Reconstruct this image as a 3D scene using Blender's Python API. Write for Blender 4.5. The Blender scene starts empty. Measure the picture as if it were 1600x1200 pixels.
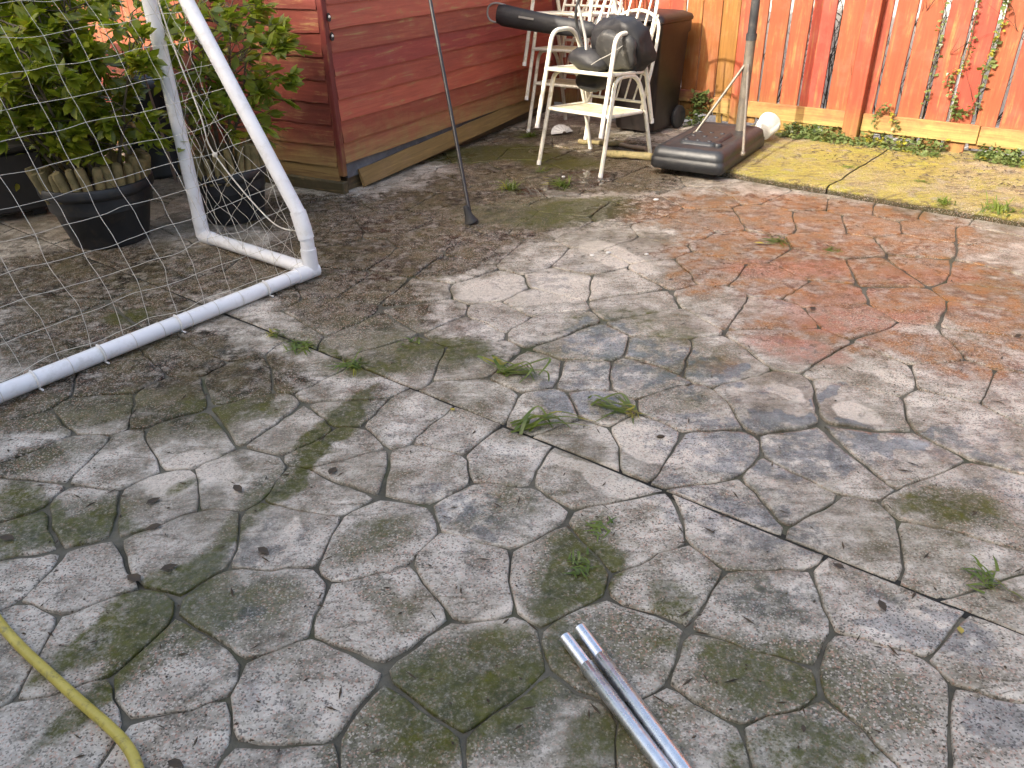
import bpy, math, random
from math import radians, sin, cos, pi, tan, atan2, sqrt
from mathutils import Vector, Matrix, noise
from mathutils.geometry import delaunay_2d_cdt

scene = bpy.context.scene
COL = scene.collection
random.seed(7)
V = Vector

# ------------------------------------------------------------------ camera
CAM_H, FPX, PITCH, ROLL = 1.55, 1210.0, radians(30), radians(1.4)
FW = V((0, cos(PITCH), -sin(PITCH)))
_R0 = V((1, 0, 0)); _U0 = V((0, sin(PITCH), cos(PITCH)))
RT = _R0 * cos(ROLL) - _U0 * sin(ROLL)
UP = _U0 * cos(ROLL) + _R0 * sin(ROLL)
CAM = V((0, 0, CAM_H))
cam = bpy.data.cameras.new('camera')
cam.sensor_width = 36.0
cam.lens = 36.0 * FPX / 1600.0
cam.clip_start = 0.05
cam.clip_end = 500
camo = bpy.data.objects.new('camera', cam)
COL.objects.link(camo)
m3 = Matrix((RT, UP, -FW)).transposed()
camo.matrix_world = Matrix.Translation(CAM) @ m3.to_4x4()
scene.camera = camo

# ------------------------------------------------------------------ light
SUN_H = V((0.76, 0.65, 0)).normalized()      # the way the sunlight travels over the ground
SUN_E = radians(32)
world = bpy.data.worlds.new('World')
scene.world = world
world.use_nodes = True
wn = world.node_tree
bg = wn.nodes['Background']
sky = wn.nodes.new('ShaderNodeTexSky')
sky.sky_type = 'NISHITA'
sky.sun_disc = False
sky.sun_elevation = SUN_E
sky.sun_rotation = atan2(-SUN_H.x, -SUN_H.y)
sky.air_density = 1.0
sky.dust_density = 8.0
sky.ozone_density = 0.3
wn.links.new(sky.outputs[0], bg.inputs[0])
bg.inputs[1].default_value = 0.15
sun = bpy.data.lights.new('sun', 'SUN')
sun.energy = 2.3
sun.angle = radians(0.53)
sun.color = (1.0, 0.93, 0.82)
suno = bpy.data.objects.new('sun', sun)
COL.objects.link(suno)
sd = V((SUN_H.x * cos(SUN_E), SUN_H.y * cos(SUN_E), -sin(SUN_E)))
suno.rotation_euler = sd.to_track_quat('-Z', 'Y').to_euler()
suno.location = (-4, -4, 8)
scene.view_settings.view_transform = 'Standard'
scene.view_settings.look = 'None'
scene.view_settings.gamma = 1.0
scene.view_settings.use_curve_mapping = False
scene.view_settings.exposure = 1.7
scene.cycles.max_bounces = 8

# ------------------------------------------------------------------ helpers
def ray(px, py):
    return FW + RT * ((px - 800) / FPX) - UP * ((py - 600) / FPX)
def gp(px, py, z=0.0):
    d = ray(px, py)
    return CAM + d * ((z - CAM_H) / d.z)
def vp(px, py, P, n):
    d = ray(px, py)
    return CAM + d * ((P - CAM).dot(n) / d.dot(n))
def at(px, py, depth):
    return CAM + ray(px, py) * depth
def proj(P):
    v = P - CAM; z = v.dot(FW)
    return 800 + FPX * v.dot(RT) / z, 600 - FPX * v.dot(UP) / z

def tag(o, label=None, cat=None, group=None, kind=None):
    if label: o['label'] = label
    if cat: o['category'] = cat
    if group: o['group'] = group
    if kind: o['kind'] = kind
    return o
def empty(name, loc=(0, 0, 0), rz=0.0):
    o = bpy.data.objects.new(name, None)
    o.empty_display_size = 0.1
    COL.objects.link(o)
    o.location = loc
    o.rotation_euler = (0, 0, rz)
    return o
def link_mesh(name, me, mat=None, parent=None, mtx=None):
    o = bpy.data.objects.new(name, me)
    COL.objects.link(o)
    if mat is not None and not me.materials:
        me.materials.append(mat)
    if parent is not None:
        o.parent = parent
    if mtx is not None:
        o.matrix_basis = mtx
    return o
def copy_tree(o, parent=None):
    c = o.copy()
    COL.objects.link(c)
    if parent is not None:
        c.parent = parent
    for ch in o.children:
        copy_tree(ch, c)
    return c

class MB:
    def __init__(s):
        s.v = []; s.f = []; s.sm = []
    def add(s, vs, fs, smooth=False):
        b = len(s.v)
        s.v += [V(p) for p in vs]
        s.f += [tuple(i + b for i in f) for f in fs]
        s.sm += [smooth] * len(fs)
    def hexa(s, p):
        s.add(p, [(3, 2, 1, 0), (4, 5, 6, 7), (0, 1, 5, 4), (1, 2, 6, 5), (2, 3, 7, 6), (3, 0, 4, 7)])
    def box(s, a, b):
        (x0, y0, z0), (x1, y1, z1) = a, b
        s.hexa([(x0, y0, z0), (x1, y0, z0), (x1, y1, z0), (x0, y1, z0),
                (x0, y0, z1), (x1, y0, z1), (x1, y1, z1), (x0, y1, z1)])
    def bbox(s, a, b, r=0.004):          # box with chamfered long edges (all twelve)
        (x0, y0, z0), (x1, y1, z1) = a, b
        vs = []
        for k, (zz, i) in enumerate(((z0, r), (z0 + r, 0), (z1 - r, 0), (z1, r))):
            vs += [(x0 + r + i, y0 + i, zz), (x1 - r - i, y0 + i, zz), (x1 - i, y0 + r + i, zz), (x1 - i, y1 - r - i, zz),
                   (x1 - r - i, y1 - i, zz), (x0 + r + i, y1 - i, zz), (x0 + i, y1 - r - i, zz), (x0 + i, y0 + r + i, zz)]
        fs = [tuple(range(7, -1, -1)), tuple(range(24, 32))]
        for k in range(3):
            for j in range(8):
                a_, b_ = k * 8 + j, k * 8 + (j + 1) % 8
                fs.append((a_, b_, b_ + 8, a_ + 8))
        s.add(vs, fs)
    def tube(s, path, r, n=8, cap=True, flat=None):
        path = [V(p) for p in path]
        m = len(path)
        rs = r if isinstance(r, (list, tuple)) else [r] * m
        t0 = (path[1] - path[0]).normalized()
        nrm = t0.orthogonal().normalized()
        vs = []
        for i, p in enumerate(path):
            if i == 0: t = path[1] - path[0]
            elif i == m - 1: t = path[-1] - path[-2]
            else: t = (path[i + 1] - p).normalized() + (p - path[i - 1]).normalized()
            if t.length < 1e-9: t = path[min(i + 1, m - 1)] - path[max(0, i - 1)]
            t = t.normalized()
            nrm = (nrm - t * nrm.dot(t))
            nrm = nrm.normalized() if nrm.length > 1e-6 else t.orthogonal().normalized()
            b = t.cross(nrm)
            for k in range(n):
                a = 2 * pi * k / n
                vs.append(p + (nrm * cos(a) + b * sin(a)) * rs[i])
        fs = []
        for i in range(m - 1):
            for k in range(n):
                a, b_ = i * n + k, i * n + (k + 1) % n
                fs.append((a, b_, b_ + n, a + n))
        s.add(vs, fs, True)
        if cap:
            s.add(vs[:n], [tuple(range(n - 1, -1, -1))])
            s.add(vs[-n:], [tuple(range(n))])
    def lathe(s, prof, n=32, c=(0, 0, 0), smooth=True):
        c = V(c); vs = []; fs = []
        for r, z in prof:
            for k in range(n):
                a = 2 * pi * k / n
                vs.append(c + V((r * cos(a), r * sin(a), z)))
        for i in range(len(prof) - 1):
            for k in range(n):
                a, b_ = i * n + k, i * n + (k + 1) % n
                fs.append((a, b_, b_ + n, a + n))
        s.add(vs, fs, smooth)
    def build(s, name, mat, parent=None, mtx=None):
        me = s.mesh(name)
        return link_mesh(name, me, mat, parent, mtx)
    def mesh(s, name):
        me = bpy.data.meshes.new(name)
        me.from_pydata([tuple(p) for p in s.v], [], s.f)
        me.polygons.foreach_set('use_smooth', s.sm)
        me.update()
        return me

def fillet(pts, r, n=5):
    pts = [V(p) for p in pts]
    out = [pts[0]]
    for i in range(1, len(pts) - 1):
        a, b, c = pts[i - 1], pts[i], pts[i + 1]
        d = min(r, (a - b).length * 0.48, (c - b).length * 0.48)
        p = b + (a - b).normalized() * d
        q = b + (c - b).normalized() * d
        for k in range(n + 1):
            t = k / n
            out.append(p * (1 - t) ** 2 + b * 2 * t * (1 - t) + q * t * t)
    out.append(pts[-1])
    return out
def smooth_path(pts, n=6):
    pts = [V(p) for p in pts]
    out = []
    for i in range(len(pts) - 1):
        p0 = pts[max(0, i - 1)]; p1 = pts[i]; p2 = pts[i + 1]; p3 = pts[min(len(pts) - 1, i + 2)]
        for k in range(n):
            t = k / n
            out.append(0.5 * ((2 * p1) + (p2 - p0) * t + (2 * p0 - 5 * p1 + 4 * p2 - p3) * t * t + (3 * p1 - p0 - 3 * p2 + p3) * t ** 3))
    out.append(pts[-1])
    return out
def frame(o, x, y, z):
    return Matrix(((x.x, y.x, z.x, o.x), (x.y, y.y, z.y, o.y), (x.z, y.z, z.z, o.z), (0, 0, 0, 1)))

# ------------------------------------------------------------------ materials
class NT:
    def __init__(s, name):
        s.m = bpy.data.materials.new(name)
        s.m.use_nodes = True
        s.t = s.m.node_tree
        s.p = s.t.nodes['Principled BSDF']
    def set(s, node, key, val):
        sk = node.inputs[key]
        if hasattr(val, 'node') and hasattr(val, 'is_output'):
            s.t.links.new(val, sk)
        elif isinstance(val, (tuple, list)) and len(val) == 3 and sk.type == 'RGBA':
            sk.default_value = (*val, 1)
        else:
            sk.default_value = val
    def n(s, typ, ins=None, out=0, **pr):
        nd = s.t.nodes.new('ShaderNode' + typ)
        for k, v in pr.items(): setattr(nd, k, v)
        for k, v in (ins or {}).items(): s.set(nd, k, v)
        return nd.outputs[out]
    def pos(s): return s.n('NewGeometry', out='Position')
    def obj(s): return s.n('TexCoord', out='Object')
    def rnd(s): return s.n('ObjectInfo', out='Random')
    def ocol(s): return s.n('ObjectInfo', out='Color')
    def mapv(s, v, scale=(1, 1, 1), loc=(0, 0, 0), rot=(0, 0, 0), typ='POINT'):
        return s.n('Mapping', {'Vector': v, 'Scale': scale, 'Location': loc, 'Rotation': rot}, vector_type=typ)
    def noise(s, v, scale, detail=4, rough=0.55, dist=0.0, out=0):
        return s.n('TexNoise', {'Vector': v, 'Scale': scale, 'Detail': detail, 'Roughness': rough, 'Distortion': dist}, out=out)
    def mr(s, x, a, b, c=0.0, d=1.0, smooth=False):
        return s.n('MapRange', {'Value': x, 'From Min': a, 'From Max': b, 'To Min': c, 'To Max': d},
                   interpolation_type='SMOOTHSTEP' if smooth else 'LINEAR')
    def math(s, op, a, b=0.0, c=None, clamp=False):
        ins = {0: a, 1: b}
        if c is not None: ins[2] = c
        return s.n('Math', ins, operation=op, use_clamp=clamp)
    def mix(s, f, a, b, blend='MIX'):
        nd = s.t.nodes.new('ShaderNodeMix')
        nd.data_type = 'RGBA'; nd.blend_type = blend
        s.set(nd, 0, f); s.set(nd, 6, a); s.set(nd, 7, b)
        return nd.outputs[2]
    def bump(s, h, strength=0.3, dist=0.01, normal=None):
        ins = {'Height': h, 'Strength': strength, 'Distance': dist}
        if normal is not None: ins['Normal'] = normal
        return s.n('Bump', ins)
    def out(s, **kw):
        for k, v in kw.items(): s.set(s.p, k.replace('_', ' '), v)
        return s.m

def plain(name, col, rough=0.5, metal=0.0, var=0.15, scale=8.0, bump=0.1, bscale=60.0, dirt=None, dirt_amt=0.5, spec=0.5):
    t = NT(name); o = t.obj()
    a = t.noise(o, scale, 5)
    lo = tuple(c * (1 - var) for c in col); hi = tuple(min(1, c * (1 + var)) for c in col)
    c = t.mix(t.mr(a, 0.3, 0.7), lo, hi)
    if dirt:
        d = t.noise(o, scale * 1.7, 8, 0.7)
        c = t.mix(t.mr(d, 0.52, 0.68, 0, dirt_amt), c, dirt)
    b = t.noise(o, bscale, 4)
    return t.out(Base_Color=c, Roughness=t.mr(a, 0.3, 0.7, rough * 0.85, min(1, rough * 1.15)), Metallic=metal,
                 Specular_IOR_Level=spec, Normal=t.bump(b, bump, 0.003))

# --- paving: one material for the stones (world-space stains and painted reflections), one for the joints
def ell_prep(specs):
    """Stain and painted-reflection shapes: each spec is centre pixel, end-of-long-axis pixel, half width in metres, weight."""
    out = []
    for (cx, cy, ex, ey, w, amt) in specs:
        c = gp(cx, cy); e = gp(ex, ey) - c
        L = max(e.length, .02); e.normalize()
        out.append((c.x, c.y, e.x, e.y, 1 / L, 1 / w, amt, max(L, w) * 1.3))
    return out
def ell_eval(specs, x, y):
    best = 0.0
    for cx, cy, ux, uy, il, iw, amt, R in specs:
        dx, dy = x - cx, y - cy
        if dx * dx + dy * dy > R * R: continue
        l = sqrt(((dx * ux + dy * uy) * il) ** 2 + ((dy * ux - dx * uy) * iw) ** 2)
        k = (1.25 - l) / .7
        if k <= 0: continue
        k = min(1, k); k = k * k * (3 - 2 * k) * amt
        if k > best: best = k
    return best

MOSS = [(1010, 540, 1100, 510, .13, .5), (960, 500, 1060, 490, .14, .45), (200, 960, 330, 860, .06, 1), (230, 990, 380, 830, .035, 1), (540, 650, 600, 600, .06, .9), (900, 900, 950, 830, .10, .9), (100, 830, 230, 815, .08, .9), (680, 1080, 760, 1060, .14, .7), (350, 640, 440, 650, .12, .5), (900, 330, 1000, 310, .3, .55), (270, 915, 385, 820, .045, 1), (255, 960, 160, 1030, .05, .9), (330, 960, 250, 1010, .10, .5), (500, 705, 590, 610, .045, 1), (445, 760, 415, 785, .03, .9),
        (300, 762, 335, 752, .03, .8), (150, 820, 245, 822, .05, .9), (60, 800, 110, 850, .09, .8), (20, 850, 60, 870, .08, .6),
        (890, 880, 935, 810, .08, .85), (880, 940, 850, 960, .05, .6), (700, 545, 800, 545, .13, .7), (600, 570, 660, 560, .10, .6),
        (760, 1090, 880, 1030, .10, .75), (680, 1150, 600, 1190, .10, .6), (870, 1000, 860, 1060, .05, .6),
        (1060, 940, 1110, 960, .05, .6), (1200, 1060, 1330, 1090, .10, .6), (1470, 790, 1580, 800, .09, .6), (1080, 575, 1160, 560, .12, .5),
        (490, 545, 560, 575, .03, 1), (475, 540, 420, 520, .02, 1), (1040, 1000, 1080, 1020, .05, .5), (1250, 1180, 1400, 1160, .08, .6), (930, 1190, 1000, 1100, .09, .5),
        (860, 250, 960, 262, .25, .7), (760, 240, 880, 230, .3, .8), (200, 495, 240, 480, .12, .7), (780, 990, 830, 960, .05, .5), (575, 830, 540, 860, .06, .4)]
DIRT_REFLECT = [(680, 340, 900, 330, .7, 1), (500, 420, 640, 420, .45, .9), (330, 420, 420, 440, .4, .8), (200, 560, 380, 520, .22, .9), (330, 620, 470, 580, .2, .9), (860, 240, 1020, 270, .9, 1), (600, 390, 800, 400, .45, 1), (560, 470, 660, 500, .35, .8), (900, 270, 1080, 285, .5, 1), (760, 290, 860, 300, .5, .8), (250, 600, 480, 570, .28, .8),  # brown dirt, with dark shed and hedge reflections painted into the colour
        (60, 640, 200, 620, .18, .8), (150, 500, 350, 470, .5, .6), (90, 430, 300, 400, .5, .7), (480, 330, 620, 330, .4, .8),
        (30, 720, 100, 700, .12, .6), (400, 610, 500, 590, .12, .7), (800, 350, 900, 340, .3, .5)]
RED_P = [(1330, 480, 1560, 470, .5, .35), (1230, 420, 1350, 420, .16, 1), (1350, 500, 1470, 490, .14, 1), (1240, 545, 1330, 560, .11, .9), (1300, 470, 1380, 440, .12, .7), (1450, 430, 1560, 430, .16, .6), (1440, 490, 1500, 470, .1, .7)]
OCHRE_REFLECT = [(1350, 430, 1620, 450, .55, .75), (1180, 400, 1330, 420, .45, .65), (1500, 560, 1620, 580, .2, .6), (1260, 520, 1420, 540, .2, .45), (1250, 345, 1560, 375, .55, 1), (1120, 330, 1240, 330, .45, .8), (1540, 480, 1620, 560, .25, .8), (1450, 540, 1580, 560, .14, .7),  # orange reflection of the sunlit fence, painted into the paving colour
         (1120, 570, 1160, 560, .1, .4), (1100, 430, 1130, 400, .2, .6), (1000, 330, 1060, 330, .3, .5), (1400, 300, 1600, 330, .3, 1)]
PALE_SHEEN = [(830, 450, 960, 440, .22, 1), (960, 400, 1020, 430, .14, .8), (1000, 690, 1100, 720, .12, .9), (1080, 700, 1120, 720, .1, .9), (1230, 610, 1260, 630, .06, .9),  # pale patches, with wet sky sheen painted into the colour
        (950, 750, 1180, 840, .05, .9), (1280, 880, 1300, 890, .05, .9), (1420, 960, 1480, 980, .045, 1), (1340, 650, 1380, 660, .08, .8), (780, 970, 830, 960, .07, .8),
        (300, 740, 400, 720, .14, .7), (960, 545, 1000, 520, .1, .9), (500, 1100, 520, 1060, .09, .6), (1400, 590, 1440, 600, .08, .7), (450, 830, 470, 800, .06, .6)]
PUDDLE = [(1020, 570, 1230, 610, .30, .40), (1180, 690, 1450, 720, .28, .42), (940, 520, 1010, 500, .2, .42), (1130, 800, 1350, 870, .16, .40), (900, 620, 1000, 640, .12, .5), (1450, 980, 1590, 1040, .12, .42), (720, 790, 820, 830, .12, .38), (1560, 1130, 1620, 1190, .12, .5), (980, 330, 1080, 300, .3, .4), (1300, 400, 1500, 380, .3, .36), (1225, 655, 1270, 645, .035, 1), (1370, 700, 1410, 720, .04, 1), (1330, 670, 1370, 690, .025, 1), (890, 633, 925, 640, .035, 1), (965, 545, 985, 555, .045, .9), (1150, 800, 1210, 815, .03, 1), (1400, 985, 1480, 990, .03, .9),
          (1420, 690, 1380, 715, .03, 1), (1290, 620, 1250, 650, .02, .9), (760, 830, 790, 840, .03, .8), (905, 280, 960, 270, .25, .8), (1160, 575, 1175, 565, .03, .9),
          (1590, 1150, 1600, 1190, .06, .9), (690, 800, 700, 830, .02, .6), (860, 300, 790, 300, .14, .7), (380, 965, 420, 940, .05, .5)]

GRIME = [(740, 1080, 900, 1000, .20, 1), (620, 1170, 740, 1130, .16, .9), (1250, 1070, 1480, 1100, .17, .8), (350, 960, 470, 900, .15, .9), (260, 970, 370, 860, .10, .9), (895, 880, 950, 800, .13, 1), (90, 810, 230, 800, .12, .8),
         (580, 840, 660, 800, .10, .7), (1180, 930, 1300, 980, .12, .6), (960, 1010, 1060, 960, .14, .8), (1000, 1150, 1120, 1180, .12, .7), (790, 790, 880, 760, .10, .6), (1490, 790, 1590, 830, .12, .8), (640, 560, 800, 545, .16, .9),
         (560, 640, 620, 590, .10, .8), (450, 740, 580, 620, .07, .9), (330, 650, 470, 620, .16, .6), (140, 640, 280, 620, .16, .7), (1050, 620, 1150, 600, .12, .6), (900, 560, 1000, 590, .12, .5), (60, 720, 160, 700, .14, .6), (850, 330, 1000, 320, .35, .8),
         (1080, 560, 1180, 540, .1, .6), (600, 940, 640, 1000, .05, .6), (1420, 660, 1500, 690, .1, .5), (560, 520, 700, 510, .2, .7)]
STAINS_REFLECT = [ell_prep(q) for q in (MOSS, DIRT_REFLECT, RED_P, OCHRE_REFLECT, PALE_SHEEN, PUDDLE, GRIME)]
def concrete(name, strip=False):
    t = NT(name)
    P = t.pos()
    def att(name):
        nd = t.t.nodes.new('ShaderNodeAttribute'); nd.attribute_name = name
        sp = t.t.nodes.new('ShaderNodeSeparateColor'); t.t.links.new(nd.outputs['Color'], sp.inputs[0])
        return sp.outputs
    sA = att('stain_reflect_a'); sB = att('stain_reflect_b'); sC = att('stain_c')
    def st(o, lo=.30, hi=.62):      # break the edge of a stain or painted reflection up with grain
        return t.mr(t.math('ADD', o, t.math('MULTIPLY', t.math('SUBTRACT', edge, .5), 1.0)), lo, hi, 0, 1, True)
    edge = t.noise(P, 16.0, 7, 0.72)
    big = t.noise(P, 1.3, 5, 0.6)
    mid = t.noise(P, 7.0, 6, 0.68)
    fine = t.noise(P, 55.0, 4, 0.75)
    rn = t.rnd()
    base = t.mix(t.mr(mid, .38, .60), (.19, .168, .125), (.68, .63, .54))
    base = t.mix(t.mr(rn, 0, 1, 0, .45), base, (.46, .41, .34))
    base = t.mix(t.mr(t.math('ADD', t.math('MULTIPLY', big, .6), t.math('MULTIPLY', edge, .4)), .48, .60, 0, .65), base, (.115, .098, .062))
    # rock-like streaks pressed into the surface
    sv = t.mapv(P, (9, 34, 9), rot=(0, 0, radians(8)))
    streak = t.noise(sv, 1.0, 6, 0.7, 0.6)
    base = t.mix(t.mr(streak, .52, .66, 0, .7), base, (.085, .07, .042))
    base = t.mix(t.mr(streak, .40, .28, 0, .6), base, (.62, .56, .46))
    if strip:
        base = t.mix(t.mr(mid, .40, .62, .25, .85), base, (.34, .235, .08))
        base = t.mix(t.mr(big, .36, .54, .15, .9), base, (.36, .30, .035))
        base = t.mix(t.mr(streak, .50, .62, 0, .8), base, (.075, .045, .02))
        base = t.mix(t.mr(edge, .54, .66, 0, .5), base, (.25, .19, .11))
        base = t.mix(t.mr(t.noise(P, 3.4, 6, .7), .50, .60, 0, .85), base, (.33, .30, .03))
        base = t.mix(t.mr(t.noise(P, 11, 6, .75), .54, .62, 0, .8), base, (.085, .06, .02))
        base = t.mix(t.mr(t.noise(P, 8.3, 6, .72), .56, .64, 0, .8), base, (.30, .255, .185))
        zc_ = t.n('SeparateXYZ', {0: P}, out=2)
        base = t.mix(t.mr(zc_, .038, .022, 0, .9), base, (.028, .022, .010))  # step riser's shade painted into the colour, along with damp moss
    else:
        base = t.mix(t.math('MULTIPLY', st(sB[1]), t.mr(fine, .3, .6, .45, .95)), base, (.68, .61, .51))
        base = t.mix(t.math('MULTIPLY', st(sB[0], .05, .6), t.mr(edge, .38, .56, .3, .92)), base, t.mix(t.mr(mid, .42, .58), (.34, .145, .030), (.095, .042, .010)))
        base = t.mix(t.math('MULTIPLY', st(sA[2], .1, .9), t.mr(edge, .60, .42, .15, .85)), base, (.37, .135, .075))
        base = t.mix(t.math('MULTIPLY', st(sA[1], .05, .6), t.mr(edge, .38, .52, .5, 1)), base, t.mix(t.mr(mid, .40, .58), (.085, .066, .028), (.014, .011, .004)))
        olive = t.mr(t.noise(P, 2.7, 6, .72), .49, .65, 0, .42)
        base = t.mix(t.math('MULTIPLY', olive, t.mr(fine, .3, .6, .5, 1)), base, (.115, .105, .042))
        base = t.mix(t.math('MULTIPLY', st(sC[0], .05, .85), t.mr(fine, .34, .58, .45, .92)), base, t.mix(t.mr(mid, .4, .6), (.135, .128, .062), (.055, .056, .026)))
    # aggregate grains showing through
    vo = t.n('TexVoronoi', {'Vector': P, 'Scale': 230.0}, out='Color')
    vx = t.n('SeparateXYZ', {0: vo}, out=0); vy = t.n('SeparateXYZ', {0: vo}, out=1)
    grain = t.mr(big, .62, .42, .35, 1)
    base = t.mix(t.math('MULTIPLY', t.mr(vx, .84, .90), t.math('MULTIPLY', grain, .55)), base, (.66, .60, .51))
    base = t.mix(t.math('MULTIPLY', t.mr(vx, .22, .14), t.math('MULTIPLY', grain, .75)), base, (.06, .052, .04))
    base = t.mix(t.math('MULTIPLY', t.mr(vy, .86, .92), t.math('MULTIPLY', grain, .5)), base, (.50, .27, .19))
    if not strip:
        nm = t.mr(t.noise(P, 3.2, 6, .7), .58, .70, 0, .5)
        ms = t.math('MULTIPLY', t.math('MAXIMUM', st(sA[0], .08, .75), nm), t.mr(t.noise(P, 26, 5, .7), .34, .54, .45, 1))
        ms = t.math('MULTIPLY', ms, t.mr(fine, .30, .56, .45, 1))
        base = t.mix(ms, base, t.mix(t.mr(edge, .35, .65), (.028, .034, .008), (.098, .100, .014)))
    h = t.math('ADD', t.math('MULTIPLY', streak, .9), t.math('ADD', t.math('MULTIPLY', fine, .35), t.math('MULTIPLY', vx, .10)))
    h = t.math('ADD', h, t.math('MULTIPLY', mid, .8))
    if strip:
        return t.out(Base_Color=base, Roughness=.7, Normal=t.bump(t.math('ADD', h, t.math('MULTIPLY', edge, 1.4)), 1.0, .022))
    # damp film over the concrete: thin everywhere, standing flat in the hollows
    wet = t.noise(P, 2.1, 5, .62)
    pud = t.math('MAXIMUM', st(sB[2], .31, .46), t.mr(t.math('ADD', t.math('MULTIPLY', wet, .6), t.math('MULTIPLY', edge, .4)), .555, .60, 0, .8))
    soak = t.math('MAXIMUM', t.math('MULTIPLY', sA[1], .25), t.math('MAXIMUM', t.math('MULTIPLY', sB[0], .7), pud))
    film = t.math('MAXIMUM', t.math('MULTIPLY', t.mr(wet, .40, .60, .0, .8), t.mr(sA[1], 0, .8, 1, .15)), soak)
    base = t.mix(t.math('MULTIPLY', pud, .6), base, t.mix(1.0, base, (.42, .43, .46), 'MULTIPLY'))
    crough = t.mr(t.math('ADD', pud, t.math('MULTIPLY', fine, .3)), .05, .9, .34, .05)
    bn = t.bump(h, .75, .011)
    cn_ = t.bump(t.math('ADD', t.math('MULTIPLY', edge, .8), t.math('MULTIPLY', mid, .6)), t.mr(pud, 0, 1, .7, .04), .010)
    return t.out(Base_Color=base, Roughness=.6, Normal=bn, Specular_IOR_Level=.12, Coat_Weight=film, Coat_Roughness=crough, Coat_IOR=1.5, Coat_Normal=cn_)

def joint_mat(name):
    t = NT(name); P = t.pos()
    a = t.noise(P, 5, 6, .65); b = t.noise(P, 90, 4, .7)
    c = t.mix(t.mr(a, .35, .62), (.05, .047, .034), (.15, .142, .11))
    c = t.mix(t.mr(t.noise(P, 2.6, 6, .65), .52, .66, 0, .8), c, (.045, .055, .016))
    return t.out(Base_Color=c, Roughness=t.mr(a, .3, .7, .5, .85), Normal=t.bump(b, .8, .006), Specular_IOR_Level=.25)

def paint_wood(name, grain_axis, bare, bare_h=None, wear=.5):
    """Painted board; the paint colour is the object's own colour, worn through to bare timber."""
    t = NT(name); o = t.obj(); P = t.pos(); r = t.rnd()
    off = t.n('CombineXYZ', {0: t.math('MULTIPLY', r, 37.0), 1: t.math('MULTIPLY', r, 11.0), 2: t.math('MULTIPLY', r, 23.0)})
    oo = t.n('VectorMath', {0: o, 1: off}, operation='ADD')
    sc = {'x': (2.2, 30, 30), 'z': (30, 30, 2.2)}[grain_axis]
    g = t.noise(t.mapv(oo, sc), 1.0, 8, .68, .7)
    gf = t.noise(t.mapv(oo, tuple(4 * q for q in sc)), 1.0, 5, .7)
    patch = t.noise(oo, 5.5, 7, .7)
    paint = t.mix(t.mr(g, .3, .7), t.mix(.55, (0, 0, 0), t.ocol()), t.ocol())
    paint = t.mix(t.mr(r, 0, 1, 0, .28), paint, t.mix(1.0, t.ocol(), (.75, .55, .55), 'MULTIPLY'))
    paint = t.mix(t.mr(patch, .5, .72, 0, .4), paint, t.mix(.5, t.ocol(), (.35, .2, .15)))
    w = t.math('MULTIPLY', t.mr(g, .52, .66), t.mr(patch, .42, .58, 0, wear))
    barec = t.mix(t.mr(g, .3, .7), tuple(c * .55 for c in bare), bare)
    if bare_h:
        z = t.n('SeparateXYZ', {0: P}, out=2)
        zz = t.math('ADD', z, t.mr(patch, .3, .7, -.10, .10))
        w = t.math('MAXIMUM', w, t.math('MULTIPLY', t.mr(zz, bare_h[1], bare_h[0], 0, bare_h[2]), t.mr(g, .3, .55, .55, 1)))
    c = t.mix(w, paint, barec)
    crack = t.mr(g, .68, .74, 0, .75)
    c = t.mix(crack, c, (.03, .015, .01))
    h = t.math('ADD', g, t.math('MULTIPLY', gf, .4))
    return t.out(Base_Color=c, Roughness=t.mr(patch, .3, .7, .5, .75), Normal=t.bump(h, .45, .004))

def leaf_mat(name, a, b, sub=.25, yellow=.08):
    t = NT(name); o = t.obj(); P = t.pos()
    r = t.noise(P, 14, 3)
    c = t.mix(t.mr(r, .3, .7), a, b)
    pr = t.n('TexWhiteNoise', {'Vector': t.n('VectorMath', {0: P, 1: (.06, .06, .06)}, operation='SNAP')}, out=0, noise_dimensions='3D')
    c = t.mix(t.mr(pr, 1 - yellow, 1 - yellow + .02), c, (.26, .24, .03))
    tr = t.n('BsdfTranslucent', {'Color': t.mix(1, c, (1.6, 1.8, .7), 'MULTIPLY')})
    pb = t.p
    t.out(Base_Color=c, Roughness=.32, Specular_IOR_Level=.5)
    mx = t.n('MixShader', {0: sub, 1: pb.outputs[0], 2: tr})
    t.t.links.new(mx, t.t.nodes['Material Output'].inputs[0])
    return t.m

M = {}
M['stone'] = concrete('stamped_concrete')
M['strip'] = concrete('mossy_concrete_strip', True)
M['joint'] = joint_mat('paving_joint')
M['red_fence'] = paint_wood('red_fence_paint', 'z', (.29, .175, .05), (.10, .33, .9), .95)
M['red_rail'] = paint_wood('red_rail_paint', 'x', (.42, .29, .09), (.14, .34, 1.0), 1.0)
M['red_shed'] = paint_wood('red_shed_paint', 'x', (.40, .27, .10), (.20, .42, .9), .95)
M['old_wood'] = paint_wood('weathered_timber', 'x', (.36, .24, .085), None, .9)
M['pvc'] = plain('white_plastic_pipe', (.82, .83, .84), .32, var=.05, dirt=(.42, .40, .34), dirt_amt=.35, bump=.03)
M['cord'] = plain('net_cord', (.62, .60, .52), .8, var=.2, dirt=(.3, .27, .2), scale=20)
M['pot'] = plain('black_pot_plastic', (.022, .024, .027), .45, var=.3, dirt=(.06, .05, .035), dirt_amt=.6)
M['log'] = plain('log_edging_wood', (.24, .19, .085), .8, var=.35, scale=14, bump=.5, dirt=(.06, .07, .02), dirt_amt=.8)
M['soil'] = plain('soil', (.045, .03, .02), .95, var=.5, scale=30, bump=1.0)
M['bark'] = plain('stem_bark', (.10, .08, .05), .85, var=.4, scale=20, bump=.6)
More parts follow.
